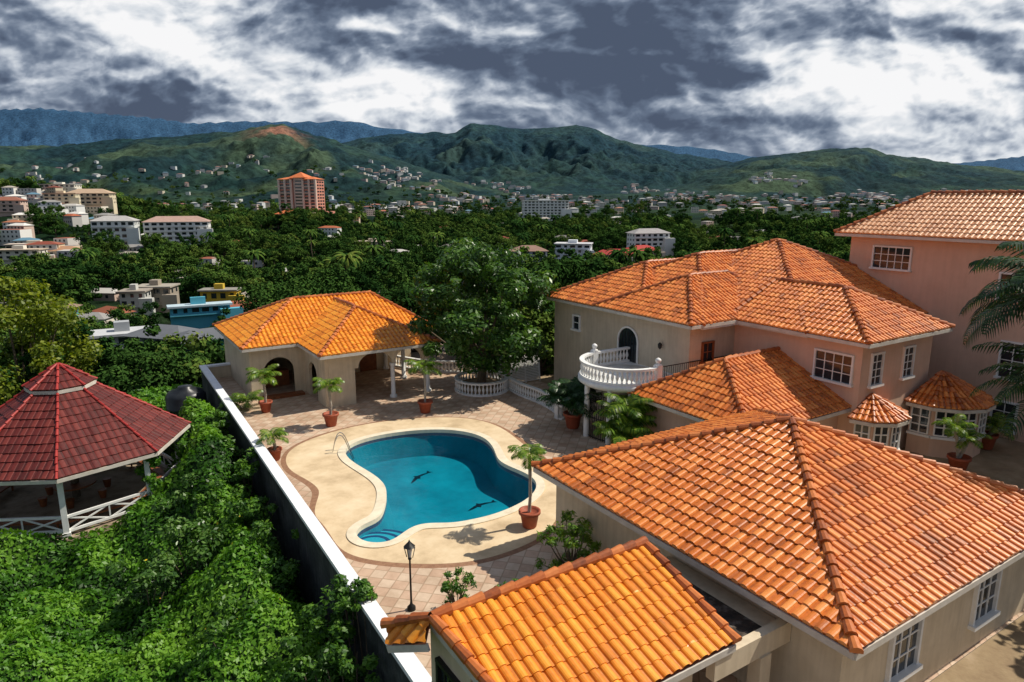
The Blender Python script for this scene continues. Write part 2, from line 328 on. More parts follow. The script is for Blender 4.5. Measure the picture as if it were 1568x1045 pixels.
# ------------------------------------------------------------------ foliage tools
def leafquads(P,Nn,size,asp=.5):
    n=len(P); r=rng.normal(size=(n,3)); T=np.cross(Nn,r); T/=np.linalg.norm(T,axis=1)[:,None]+1e-9
    B=np.cross(Nn,T); s=(size*(.65+.7*rng.random(n)))[:,None]
    V=np.stack([P-T*s,P+B*s*asp-Nn*s*.12,P+T*s-Nn*s*.25,P-B*s*asp-Nn*s*.12],1).reshape(-1,3)
    return V,np.arange(4*n).reshape(-1,4)
def clump_leaves(C,R,n,size,asp=.55,up=.5,flat=.75):
    k=rng.integers(0,len(C),n); d=rng.normal(size=(n,3)); d/=np.linalg.norm(d,axis=1)[:,None]
    rr=R[k]*(rng.random(n)**.35)
    P=C[k]+d*rr[:,None]*np.array([1,1,flat])
    Nn=d*.7+np.array([0,0,up])+rng.normal(size=(n,3))*.45; Nn/=np.linalg.norm(Nn,axis=1)[:,None]
    V,F=leafquads(P,Nn,size,asp)
    rn=np.clip(.5*rng.random(n)+.25*(d[:,2]*.5+.5)+.25*rng.random(len(C))[k],0,1)  # leaves on top of each clump tinted lighter, as if lit
    return V,F,rn
def tree(name,loc,H,cr,nc=26,nl=9000,ls=.16,leaf='leafbig',cz0=.35,parent=None,asp=.55,clr=.36,lean=0):
    e=parent or empty(name); loc=Vector(loc)
    C=[];
    for q in range(nc):
        a=random.random()*6.283; el=random.random(); rad_=cr*(.25+.72*math.sqrt(random.random()))*math.sqrt(max(0.08,1-(2*el-1)**2*.75))
        C.append((rad_*math.cos(a),rad_*math.sin(a),H*(cz0+(1-cz0)*.92*el)))
    C=np.array(C); R=cr*clr*(.6+.6*rng.random(nc))
    V,F,rn=clump_leaves(C,R,nl,ls,asp)
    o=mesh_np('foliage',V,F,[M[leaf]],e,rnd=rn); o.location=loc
    mb=MB(); tz_=H*max(cz0,.22); top=Vector((0,0,tz_)); tr=H*.022+.03
    mb.cyl((0,0,-.3),(tr*.6,0,tz_*.6),tr*1.5,tr,9); mb.cyl((tr*.6,0,tz_*.6),top,tr,tr*.8,9)
    for cc in C[:18]:
        cv=Vector(cc); mid=top.lerp(cv,.5)+Vector((0,0,-.06*H)); mb.cyl(top,mid,tr*.5,tr*.3,6,cap=False); mb.cyl(mid,cv,tr*.3,tr*.08,5,cap=False)
    o=mb.build('trunk',[M['trunk']],e); o.location=loc
    return e
def palm(name,loc,th,fl,nf=13,leaf='leafpalm',pot=0,trunk_r=.07,droop=1.0,nl=22,lw=.05,ll=.38,stems=1):
    e=empty(name); x,y,z=loc
    mb=MB(); z0=z
    if pot:
        s=pot; mb.lathe((x,y,z),[(0,.0),(.26*s,.0),(.30*s,.06*s),(.40*s,.62*s),(.47*s,.64*s),(.47*s,.76*s),(.40*s,.76*s),(.38*s,.68*s),(0,.66*s)],18,0); z0=z+.64*s
        mb.build('pot',[M['terra']],e); mb=MB()
    P=[];F=[];RN=[]
    for st in range(stems):
        ox,oy=(0,0) if stems==1 else (random.uniform(-.3,.3),random.uniform(-.3,.3)); hh=th*(1 if stems==1 else random.uniform(.4,1))
        pts=[(x+ox*t*2+.04*math.sin(t*5),y+oy*t*2+.04*math.cos(t*4),z0-.1+(hh+.1)*t) for t in (0,.33,.66,1)]
        for a,b_ in zip(pts,pts[1:]): mb.cyl(a,b_,trunk_r*1.25,trunk_r,8)
        top=Vector(pts[-1])
        for q in range(nf):
            az=q*2.399+random.random()*.5; up=1.15-1.0*(q/nf)+random.uniform(-.1,.1); Lf=fl*random.uniform(.8,1.1)
            hd=Vector((math.cos(az),math.sin(az),0)); side=Vector((-math.sin(az),math.cos(az),0)); pos=top.copy(); ang_=up
            seg=Lf/nl
            for s in range(nl):
                d=hd*math.cos(ang_)+Vector((0,0,1))*math.sin(ang_); nx=pos+d*seg; t=s/nl
                ang_-=droop*(1.9/nl)*(.4+t)
                w=.012*Lf*(1-t)+.004; b0=len(P)
                P+= [pos+side*w,pos-side*w,nx-side*w*.8,nx+side*w*.8]; F.append((b0,b0+1,b0+2,b0+3)); RN.append(.9)
                if s>2:
                    l=ll*fl*math.sin(math.pi*min(1,(t*.85+.15)))**.6
                    for sg in (-1,1):
                        ld=(side*sg*.85+d*.55+Vector((0,0,-.25-.25*random.random()))).normalized()*l; wv=d*lw*fl*.5
                        b0=len(P); m_=pos+ld*.55+Vector((0,0,.03*fl)); e_=pos+ld+Vector((0,0,-.10*l))
                        P+= [pos-wv*.4,pos+wv*.4,m_+wv,m_-wv]; F.append((b0,b0+1,b0+2,b0+3)); P+= [e_]; F.append((b0+3,b0+2,b0+4)); r_=random.random(); RN+= [r_,r_]
                pos=nx
    me=bpy.data.meshes.new('fronds'); me.from_pydata([tuple(p) for p in P],[],F)
    a=me.attributes.new('rnd','FLOAT','FACE'); a.data.foreach_set('value',np.array(RN,dtype=np.float32)); me.materials.append(M[leaf]); link(bpy.data.objects.new('fronds',me),e)
    mb.build('trunk',[M['ptrunk']],e)
    return e
# ------------------------------------------------------------------ roof tools
def newell(P):
    n=Vector((0,0,0))
    for a,b in zip(P,P[1:]+P[:1]): n+=Vector(((a.y-b.y)*(a.z+b.z),(a.z-b.z)*(a.x+b.x),(a.x-b.x)*(a.y+b.y)))
    return n.normalized()
FR=np.array([0,.07,.19,.36,.53,.65,.72])
def tile_face(bmT,poly,tile=.30,course=.38,amp=.07,step=.05):
    P=[Vector(p) for p in poly]; n=newell(P)
    if n.z<0: P.reverse(); n=-n
    d=(Vector((0,0,-1))+n*n.z).normalized(); c_=n.cross(d)
    O=P[0]; uc=[p.dot(c_) for p in P]; vd=[(p-O).dot(d) for p in P]; vmax=max(vd);vmin=min(vd)
    k0=math.floor(min(uc)/tile)-1;k1=math.ceil(max(uc)/tile)+1; nc=math.ceil((vmax-vmin)/course)+1
    us=((np.arange(k0,k1)[:,None]+FR[None,:])*tile).ravel()
    hp=np.tile(amp*np.sqrt(np.clip(1-((FR-.36)/.36)**2,0,1)),k1-k0)
    colid=np.repeat(np.arange(k0,k1),len(FR))
    jit=rng.normal(size=(nc+1,k1-k0))*.006
    rows=[(vmax,-.04,0,0)]
    for j in range(nc): rows+= [(vmax-j*course,step,1,j),(vmax-(j+1)*course,0,1,j)]
    nu=len(us); V=[]
    nn=np.array(n);dd=np.array(d);cc=np.array(c_); O0=np.array(O)-cc*O.dot(c_)
    for v,off,k,jj in rows: 
        jt=np.repeat(jit[jj],len(FR))
        V.append(O0+cc*us[:,None]+dd*(v+jt*2.0*(off>0))[:,None]+nn*(hp*k+off+jt*k)[:,None])
    V=np.array(V).reshape(-1,3); nrw=len(rows)
    i,j=np.meshgrid(np.arange(nrw-1),np.arange(nu-1),indexing='ij')
    F=np.stack([i*nu+j,i*nu+j+1,(i+1)*nu+j+1,(i+1)*nu+j],-1).reshape(-1,4)
    crs=(i.ravel()+0)//2; cid=colid[j.ravel()]
    r=np.sin(crs*12.9898+cid*78.233+uc[0]*3.1)*43758.5453; r=r-np.floor(r)
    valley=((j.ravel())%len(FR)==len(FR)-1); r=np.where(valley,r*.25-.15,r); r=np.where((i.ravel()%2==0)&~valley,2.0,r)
    um=us[j.ravel()]; vm=np.array([x[0] for x in rows])[i.ravel()]
    keep=np.ones(len(F),bool); Q=list(zip(uc,vd)); m=len(Q)
    area=sum(Q[a][0]*Q[(a+1)%m][1]-Q[(a+1)%m][0]*Q[a][1] for a in range(m)); sg=1 if area>0 else -1
    for a in range(m):
        (x0,y0),(x1,y1)=Q[a],Q[(a+1)%m]; l=math.hypot(x1-x0,y1-y0)
        dist=sg*((x1-x0)*(vm-y0)-(y1-y0)*(um-x0))/l
        keep&=dist>-.6
    F=F[keep]; r=r[keep]
    me=bpy.data.meshes.new('t'); us_=np.unique(F); mp=np.zeros(len(V),int); mp[us_]=np.arange(len(us_))
    me.from_pydata(V[us_].tolist(),[],mp[F].tolist()); at=me.attributes.new('rnd','FLOAT','FACE'); at.data.foreach_set('value',r.astype(np.float32))
    bm=bmesh.new(); bm.from_mesh(me)
    cen=sum(P,Vector())/len(P)
    for a in range(m):
        p,q=P[a],P[(a+1)%m]
        if abs(vd[a]-vmax)<.02 and abs(vd[(a+1)%m]-vmax)<.02: continue
        nrm=(q-p).cross(n).normalized()
        if (cen-p).dot(nrm)>0: nrm=-nrm
        bmesh.ops.bisect_plane(bm,geom=bm.verts[:]+bm.edges[:]+bm.faces[:],dist=1e-4,plane_co=p,plane_no=nrm,clear_outer=True)
    bm.to_mesh(me); bm.free(); bmT.from_mesh(me); bpy.data.meshes.remove(me)
def caps(mb,p,q,r=.14,seg=.42):
    p=Vector(p);q=Vector(q)
    if p.z<q.z: p,q=q,p
    L_=(q-p).length; n=max(1,round(L_/seg)); d=(q-p)/n; dn=d.normalized(); side=dn.cross(Vector((0,0,1))).normalized(); up=side.cross(dn)
    for k in range(n):
        a=p+d*k; b=p+d*(k+1.12); vs=[];ns=7; jit=random.uniform(-.012,.012)
        for e_,rr,lift in ((a,r*.80,.02),(b,r*1.05,.055)):
            for s in range(ns):
                t=math.pi*s/(ns-1)*1.15-.075*math.pi; vs.append(e_+side*(math.cos(t)*rr+jit)+up*(math.sin(t)*rr+lift+jit))
        fs=[(s,s+1,ns+s+1,ns+s) for s in range(ns-1)]; fs.append(tuple(range(ns,2*ns)))
        mb.add(vs,fs,0,False)
def hip(x0,x1,y0,y1,ze,ax,r0,r1,rc,zr):
    A_,B_,C_,D_=(x0,y0,ze),(x1,y0,ze),(x1,y1,ze),(x0,y1,ze)
    if ax=='x': E,G_=(r0,rc,zr),(r1,rc,zr); faces=[[A_,B_,G_,E],[B_,C_,G_],[C_,D_,E,G_],[D_,A_,E]]; hp=[(A_,E),(D_,E),(B_,G_),(C_,G_)]
    else: E,G_=(rc,r0,zr),(rc,r1,zr); faces=[[A_,B_,E],[B_,C_,G_,E],[C_,D_,G_],[D_,A_,E,G_]]; hp=[(A_,E),(B_,E),(C_,G_),(D_,G_)]
    if abs(r0-r1)<1e-6: faces=[[p for k,p in enumerate(f) if p not in f[:k]] for f in faces]
    else: hp.append((E,G_))
    return faces,hp,[(A_,B_),(B_,C_),(C_,D_),(D_,A_)]
def roof(parent,specs,mat,capm='tilecap',tile=.30,course=.38,amp=.07,name='roof',r=.14,soffit=True,step=.04):
    bm=bmesh.new(); mc=MB(); mu=MB()
    for faces,hp,ev in specs:
        for f in faces:
            tile_face(bm,f,tile,course,amp,step); mu.add([(p[0],p[1],p[2]-.03) for p in f],[tuple(range(len(f)))],0)
        for a,b in hp: caps(mc,a,b,r)
        for a,b in ev:
            mu.bar((a[0],a[1],a[2]-.13),(b[0],b[1],b[2]-.13),.07,.17,1)
        if soffit and len(ev)>2: mu.add([(a[0],a[1],a[2]-.19) for a,b in ev],[tuple(range(len(ev)))],1)
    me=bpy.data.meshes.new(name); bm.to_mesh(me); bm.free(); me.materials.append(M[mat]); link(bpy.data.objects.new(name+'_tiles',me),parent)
    o=mc.build(name+'_ridge_tiles',[M[capm]],parent)
    a=o.data.attributes.new('rnd','FLOAT','FACE'); k=len(o.data.polygons); a.data.foreach_set('value',np.repeat(rng.random(k//7+1),7)[:k].astype(np.float32))
    mu.build(name+'_eaves',[M['under'],M['fascia']],parent)
# ------------------------------------------------------------------ windows
def window(mb,ax,pl,c_,z,w,h,nx=2,ny=3,out=-1,sill=True,fm=0):
    def bx(a0,a1,z0,z1,d0,d1,mi):
        lo,hi=sorted((pl+out*d0,pl+out*d1))
        if ax=='x': mb.box(lo,hi,a0,a1,z0,z1,mi)
        else: mb.box(a0,a1,lo,hi,z0,z1,mi)
    bx(c_-w/2,c_+w/2,z-h/2,z+h/2,.0,.02,1)
    t=.10
    bx(c_-w/2-t,c_-w/2,z-h/2,z+h/2,-.01,.11,fm); bx(c_+w/2,c_+w/2+t,z-h/2,z+h/2,-.01,.11,fm)
    bx(c_-w/2-t,c_+w/2+t,z+h/2,z+h/2+t,-.01,.12,fm)
    if sill: bx(c_-w/2-t*1.6,c_+w/2+t*1.6,z-h/2-t*1.2,z-h/2,-.01,.2,fm)
    else: bx(c_-w/2-t,c_+w/2+t,z-h/2-t,z-h/2,-.01,.12,fm)
    for k in range(1,nx): a=c_-w/2+w*k/nx; bx(a-.022,a+.022,z-h/2,z+h/2,.015,.05,fm)
    for k in range(1,ny): a=z-h/2+h*k/ny; bx(c_-w/2,c_+w/2,a-.02,a+.02,.015,.045,fm)
def arch_wall(mb,ax,pl,a0,a1,z0,z1,holes,th,mi=0):
    bm=bmesh.new(); pts=[(a0,z0)]
    for c_,w,zs in sorted(holes):
        pts.append((c_-w/2,z0)); pts.append((c_-w/2,zs))
        for k in range(1,12): t=math.pi*(1-k/12); pts.append((c_+w/2*math.cos(t),zs+min(w/2,z1-zs-.12)*math.sin(t)))
        pts.append((c_+w/2,zs)); pts.append((c_+w/2,z0))
    pts+= [(a1,z0),(a1,z1),(a0,z1)]
    vs=[bm.verts.new(((pl,p[0],p[1]) if ax=='x' else (p[0],pl,p[1]))) for p in pts]
    bm.faces.new(vs); r_=bmesh.ops.extrude_face_region(bm,geom=bm.faces[:]); 
    for g_ in r_['geom']:
        if isinstance(g_,bmesh.types.BMVert): g_.co+=Vector((th,0,0)) if ax=='x' else Vector((0,th,0))
    bmesh.ops.triangulate(bm,faces=bm.faces[:]); bm.verts.index_update()
    mb.add([v.co[:] for v in bm.verts],[tuple(v.index for v in f.verts) for f in bm.faces],mi); bm.free()
BAL=[(.05,0),(.05,.06),(.03,.09),(.065,.20),(.085,.30),(.06,.42),(.028,.52),(.04,.58),(.05,.62),(.05,.66)]
def balustrade(name,pts,z,parent=None,h=.9,sp=.27,posts=()):
    mb=MB(); s=(h-.24)/.66
    for p,q in zip(pts,pts[1:]):
        mb.bar((p[0],p[1],z+.06),(q[0],q[1],z+.06),.24,.12); mb.bar((p[0],p[1],z+h-.06),(q[0],q[1],z+h-.06),.26,.12)
        mb.cyl((q[0],q[1],z+.002),(q[0],q[1],z+.118),.12,.12,10); mb.cyl((q[0],q[1],z+h-.118),(q[0],q[1],z+h-.002),.13,.13,10)
    P=[Vector((p[0],p[1],0)) for p in pts]; tot=sum((b-a).length for a,b in zip(P,P[1:])); n=int(tot/sp); acc=0;k=0
    for a,b in zip(P,P[1:]):
        l=(b-a).length
        while k*sp+sp/2<=acc+l and k<n:
            t=(k*sp+sp/2-acc)/l; c_=a.lerp(b,t); mb.lathe((c_.x,c_.y,z+.12),[(r*1.15,zz*s) for r,zz in BAL],8); k+=1
        acc+=l
    for p in posts:
        mb.box(p[0]-.17,p[0]+.17,p[1]-.17,p[1]+.17,z,z+h+.08); mb.lathe((p[0],p[1],z+h+.08),[(.20,0),(.20,.05),(.08,.10),(.12,.16),(.17,.26),(.14,.34),(.05,.40),(0,.42)],12)
    return mb.build(name,[M['white']],parent)
# ------------------------------------------------------------------ pool and patio
def smooth_loop(P,n=5):
    P=np.array(P,float);o=[]
    for k in range(len(P)):
        p0,p1,p2,p3=P[k-1],P[k],P[(k+1)%len(P)],P[(k+2)%len(P)]
        for t in np.linspace(0,1,n,endpoint=False): o.append(.5*((2*p1)+(-p0+p2)*t+(2*p0-5*p1+4*p2-p3)*t*t+(-p0+3*p1-3*p2+p3)*t**3))
    return np.array(o)
def relax(P,k):
    for _ in range(k): P=.5*P+.25*(np.roll(P,1,0)+np.roll(P,-1,0))
    return P
def offset(P,d,rel=6):
    T=np.roll(P,-1,0)-np.roll(P,1,0); Nn=np.stack([T[:,1],-T[:,0]],1); Nn/=np.linalg.norm(Nn,axis=1)[:,None]
    area=np.sum(P[:,0]*np.roll(P[:,1],-1)-np.roll(P[:,0],-1)*P[:,1])
    if area<0: Nn=-Nn
    return relax(P+Nn*d,rel)
poolP=relax(smooth_loop([(10.79,33.08),(11.68,33.88),(13.11,34.18),(14.94,33.9),(16.6,33.1),(17.58,31.83),(17.82,30.44),(17.37,28.87),(16.81,27.62),(16.8,26.63),(16.99,25.64),(16.99,24.63),(16.55,23.79),(15.76,23.15),(14.74,22.73),(13.47,22.53),(12.44,22.63),(11.64,22.81),(10.75,23.38),(9.98,23.28),(9.13,22.75),(8.5,22.9),(8.1,23.4),(8.1,24.1),(8.6,24.6),(9.36,24.81),(9.89,25.54),(10.43,26.56),(10.83,27.7),(10.87,29.0),(10.64,30.56),(10.53,31.85)]),5)
apP=relax(smooth_loop([(7.7,32.8),(8.1,34.2),(9.1,35.3),(10.8,36.1),(13.2,36.5),(16.3,35.9),(18.9,34.2),(19.6,31.7),(19.1,28.9),(18.8,26.3),(17.9,24.0),(16.4,21.7),(14.6,20.1),(12.9,19.7),(11.3,19.7),(10.0,20.2),(8.8,21.0),(7.75,22.0),(7.25,23.0),(7.2,24.0),(7.3,25.5),(7.2,26.6),(7.8,28.0),(8.2,29.0),(8.0,30.4),(7.7,31.6)]),8)
cop=offset(poolP,.42); bor=offset(apP,.28)
def ring(mb,A_,B_,za,zb,mi=0):
    n=len(A_); mb.add([(p[0],p[1],za) for p in A_]+[(p[0],p[1],zb) for p in B_],[(k,(k+1)%n,n+(k+1)%n,n+k) for k in range(n)],mi)
def fill(mb,loops,z,mi=0):
    bm=bmesh.new(); es=[]
    for lp in loops:
        vs=[bm.verts.new((p[0],p[1],z)) for p in lp]
        es+= [bm.edges.new((vs[k],vs[(k+1)%len(vs)])) for k in range(len(vs))]
    bmesh.ops.triangle_fill(bm,use_beauty=True,use_dissolve=False,edges=es,normal=(0,0,1)); bm.verts.index_update()
    for f in bm.faces:
        if f.normal.z<0: f.normal_flip()
    mb.add([v.co[:] for v in bm.verts],[tuple(v.index for v in f.verts) for f in bm.faces],mi); bm.free()
mb=MB()
deck=[(6.3,7.6),(27.2,7.6),(27.2,54),(7.1,54)]
fill(mb,[deck,bor],0,0); ring(mb,bor,apP,0,0.02,1); fill(mb,[apP,cop],.02,2)
for a,b in zip(deck,deck[1:]+deck[:1]): mb.add([(a[0],a[1],0),(b[0],b[1],0),(b[0],b[1],-9),(a[0],a[1],-9)],[(3,2,1,0)],3)
mb.build('patio',[M['paver'],M['border'],M['apron'],M['conc']])
pool=empty('swimming_pool'); mb=MB()
ring(mb,cop,cop,.02,.06); inner=offset(poolP,.0,2); ring(mb,cop,inner,.06,.06); ring(mb,inner,inner,.06,-.14)
mb.build('coping',[M['coping']],pool)
mb=MB(); deepP=offset(poolP,-.35,14); ring(mb,inner,inner,-.14,-.30,1); ring(mb,inner,deepP,-.30,-1.35,0); fill(mb,[deepP],-1.35,0)
mb.build('basin',[M['basin'],M['pooltile']],pool)
mb=MB(); fill(mb,[offset(poolP,.01,2)],-.13); mb.build('water',[M['water']],pool)
mb=MB()
for k,(cx,cy,rr,z) in enumerate([(8.5,23.4,.75,-.25),(8.55,23.45,1.25,-.4),(8.6,23.5,1.8,-.6)]):
    T_=np.linspace(0,2*math.pi,40,endpoint=False)
    o_=[(cx+rr*math.cos(t),cy+rr*math.sin(t)) for t in T_]; i_=[(cx+(rr-.16)*math.cos(t),cy+(rr-.16)*math.sin(t)) for t in T_]
    mb.add([(p[0],p[1],z) for p in i_],[tuple(range(40))],0); ring(mb,o_,i_,z,z,1); ring(mb,o_,o_,z,z-.3,1)
mb.build('steps',[M['step'],M['pooltile']],pool)
DOL=[(-1,.05),(-.75,.16),(-.35,.28),(-.1,.32),(.02,.5),(.16,.3),(.5,.18),(.8,.0),(1.0,.12),(1.12,.1),(1.0,-.05),(1.08,-.25),(.85,-.12),(.5,.0),(.1,.08),(-.1,-.1),(-.2,.06),(-.6,.02)]
mb=MB()
for cx,cy,a,s in ((13.9,30.6,.6,.85),(14.9,26.0,.2,.8)):
    mb.add([(cx+s*(x*math.cos(a)-y*math.sin(a)),cy+s*(x*math.sin(a)+y*math.cos(a)),-1.34) for x,y in DOL],[tuple(reversed(range(len(DOL))))])
mb.build('dolphin_mosaics',[M['dolphin']],pool)
mb=MB()
for dx in (0,.45):
    pts=[]
    for t in np.linspace(0,1,9): pts.append((10.25+.9*t-.1+dx*.35,33.2-.55*t+dx*.9-.1,[0.02,.55,.85,.95,.9,.7,.35,-.1,-.5][int(t*8)]))
    for a,b in zip(pts,pts[1:]): mb.cyl(a,b,.025,.025,8)
mb.build('ladder_rails',[M['steel']],pool)
mb=MB(); mb.box(6.2,70,-25,7.59,-9,-.01); mb.box(27.21,60,7.59,40,-9,-.012); mb.build('driveway_soil',[M['soil']])
# ------------------------------------------------------------------ retaining wall
def rw(x_,y_,x2,y2,z0,z1,w,cw):
    mb=MB(); d=Vector((x2-x_,y2-y_,0)).normalized(); s=Vector((d.y,-d.x,0))
    def pr(a,b,w,z0,z1,mi):
        vs=[]
        for p in (a,b):
            for sg in (-1,1):
                for z in (z0,z1): vs.append((p[0]+s.x*w/2*sg,p[1]+s.y*w/2*sg,z))
        mb.add(vs,[(0,1,5,4),(2,6,7,3),(1,3,7,5),(0,4,6,2),(0,2,3,1),(4,5,7,6)],mi)
    pr((x_,y_),(x2,y2),w,z0,z1-.14,0); pr((x_,y_),(x2,y2),cw,z1-.14,z1,1)
    return mb
rw(6.08,5,6.98,52.6,-8,1,.26,.46).build('retaining_wall',[M['dkwall'],M['capwhite']])
rw(7.22,52.3,8.9,52.3,-6,1,.24,.4).build('garden_wall',[M['cream'],M['capwhite']])
# ------------------------------------------------------------------ big foreground house
h1=empty('foreground_house'); mb=MB(); mb.box(14.1,25.3,7.7,19.0,-.3,3.1,0); mb.build('walls',[M['cream']],h1)
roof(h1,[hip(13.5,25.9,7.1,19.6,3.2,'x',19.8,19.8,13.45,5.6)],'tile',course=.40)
mb=MB(); window(mb,'y',7.7,16.9,1.65,1.25,1.5,3,3); window(mb,'y',7.7,21.3,1.65,1.25,1.5,3,3); mb.box(14.05,14.10,7.9,19.0,2.7,2.85,0); mb.build('windows',[M['white'],M['glass']],h1)
fr=empty('flat_roof_passage'); mb=MB(); mb.box(11.4,14.05,9.3,13.2,2.25,2.45,0); mb.box(11.4,13.45,9.3,13.2,2.45,2.47,1)
mb.box(11.3,14.08,9.05,9.3,2.05,2.62,0); mb.box(12.9,13.3,9.0,9.35,-.2,2.05,0); mb.box(11.5,11.8,12.8,13.1,-.2,2.25,0)
mb.build('slab',[M['cream'],M['blackroof']],fr)
# gatehouse
gh=empty('gatehouse')
A_=(5.75,12.3,3.9);B_=(12.0,12.2,3.9)
roof(gh,[([[A_,B_,(11.95,9.05,2.85),(6.35,9.05,2.85)],[B_,A_,(5.75,13.4,2.85),(12,13.3,2.85)],[A_,(5.15,13.3,3.32),(4.95,12.9,3.15),(5.45,11.95,3.6)]],
  [(A_,B_),(A_,(5.1,13.3,3.35)),(A_,(6.35,9.05,2.87)),(B_,(11.95,9.05,2.87))],[((6.35,9.05,2.85),(11.95,9.05,2.85)),((4.95,12.9,3.2),(5.5,11.95,3.6)),((5.75,12.25,3.85),(6.3,9.05,2.87))])],'tiley',course=.42,tile=.29,soffit=False,step=.03)
mb=MB(); mb.box(6.45,11.2,9.6,12.9,-.2,2.85,0); mb.box(6.0,6.44,11.0,12.9,-.2,3.3,0); mb.build('walls',[M['cream']],gh)
mb=MB(); window(mb,'x',6.45,10.3,1.6,1.0,1.2,3,1,fm=2); window(mb,'x',6.0,11.9,2.0,.9,1.3,4,1,fm=2); mb.build('windows',[M['white'],M['glass'],M['iron']],gh)
# ------------------------------------------------------------------ main house
mh=empty('main_house'); mb=MB()
mb.box(27.4,44,25.1,37.4,-.3,6.15,0); mb.box(31.0,37.4,17.6,25.098,-.3,6.14,1); mb.box(37.398,44,20.8,25.2,-.3,6.13,1); mb.box(24.2,31.02,18.5,25.0,-.3,2.85,1)
mb.box(25.9,27.42,25.02,29.6,-.3,3.05,0)
mb.build('walls',[M['grey'],M['pink']],mh)
roof(mh,[hip(30.45,46.8,20.2,36.4,6.26,'x',38.6,38.6,28.3,10.2),
 hip(30.4,38.0,17.0,25.2,6.33,'y',20.8,25.0,34.2,8.25),
 hip(26.8,37.5,24.5,32.5,6.36,'x',30.8,34.0,28.5,8.36),
 hip(27.7,46,24.52,36.6,6.26,'x',33.8,38.5,30.6,9.35),
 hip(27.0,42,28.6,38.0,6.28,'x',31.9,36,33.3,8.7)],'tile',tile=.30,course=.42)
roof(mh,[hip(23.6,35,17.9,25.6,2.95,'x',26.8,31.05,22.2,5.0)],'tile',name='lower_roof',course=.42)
mb=MB()
window(mb,'x',27.4,34.9,4.85,.6,.85,1,2); window(mb,'y',25.1,28.8,4.6,.75,1.0,2,2,fm=2); window(mb,'x',31.0,19.0,4.75,1.9,1.35,4,3); window(mb,'y',17.6,32.25,4.75,.85,1.5,2,4); window(mb,'y',17.6,35.1,4.75,.85,1.5,2,4)
vs=[(27.36,29.1,3.3),(27.36,30.7,3.3)]+[(27.36,29.9+.8*math.cos(t),4.5+.8*math.sin(t)) for t in np.linspace(0,math.pi,14)]
mb.add(vs,[tuple(range(len(vs)))],1); 
ar=[(27.34,29.9+.86*math.cos(t),4.5+.86*math.sin(t)) for t in np.linspace(0,math.pi,14)]
for a,b in zip([(27.34,30.76,3.3)]+ar,ar+[(27.34,29.04,3.3)]): mb.bar(a,b,.08,.10,0)
for yy in (29.4,29.65,29.9,30.15,30.4): mb.bar((27.34,yy,3.3),(27.34,yy,5.1),.03,.03,3)
mb.lathe((27.2,27.1,4.75),[(.02,-.2),(.1,-.1),(.12,.1),(.03,.2)],8,3)
mb.build('windows',[M['white'],M['glass'],M['wood'],M['iron']],mh)
bc=(24.9,27.5); BR=2.5
mb=MB(); mb.lathe((bc[0],bc[1],2.95),[(0,0),(BR-.15,0),(BR,.12),(BR,.34),(0,.35)],40,0); mb.box(bc[0],27.4,25.05,29.9,3.0,3.29,0)
for t in np.radians([120,165,210,255]): 
    x_,y_=bc[0]+(BR-.35)*math.cos(t),bc[1]+(BR-.35)*math.sin(t); mb.cyl((x_,y_,0),(x_,y_,2.95),.17,.15,14)
pts=[(bc[0]+(BR-.4)*math.cos(t),bc[1]+(BR-.4)*math.sin(t)) for t in np.radians(np.arange(120,256,4))]
for p in pts: mb.bar((p[0],p[1],0),(p[0],p[1],2.5),.03,.03,1)
for a,b in zip(pts,pts[1:]):
    for z in (.1,1.2,2.5): mb.bar((a[0],a[1],z),(b[0],b[1],z),.035,.05,1)
mb.cyl((25.1,27.5,0),(25.1,27.5,2.95),1.3,1.3,20,2)
mb.build('balcony',[M['white'],M['iron'],M['grey']],mh)
t_=np.radians(np.arange(95,281,8)); pts=[(bc[0]+(BR-.2)*math.cos(t),bc[1]+(BR-.2)*math.sin(t)) for t in t_]
balustrade('balcony_balustrade',[(27.3,29.75)]+pts,3.3,mh,posts=[pts[0],pts[-1]],sp=.25)
mb=MB()
for z in (3.5,4.2): mb.bar((25.3,25.1,z),(30.9,25.0,z),.04,.04)
for k in range(36): mb.bar((25.3+k*.16,25.1-k*.003,3.3),(25.3+k*.16,25.1-k*.003,4.2),.02,.02)
mb.build('railing',[M['iron']],mh)
mb=MB()
for k in range(16): mb.bar((24.9,38.9+k*.02,.15+k*.11),(27.3,38.9+k*.02,.15+k*.11),.03,.08)
for x_ in (24.9,26.1,27.3): mb.bar((x_,38.95,0),(x_,39.2,1.95),.08,.08)
mb.build('white_gate',[M['white']])
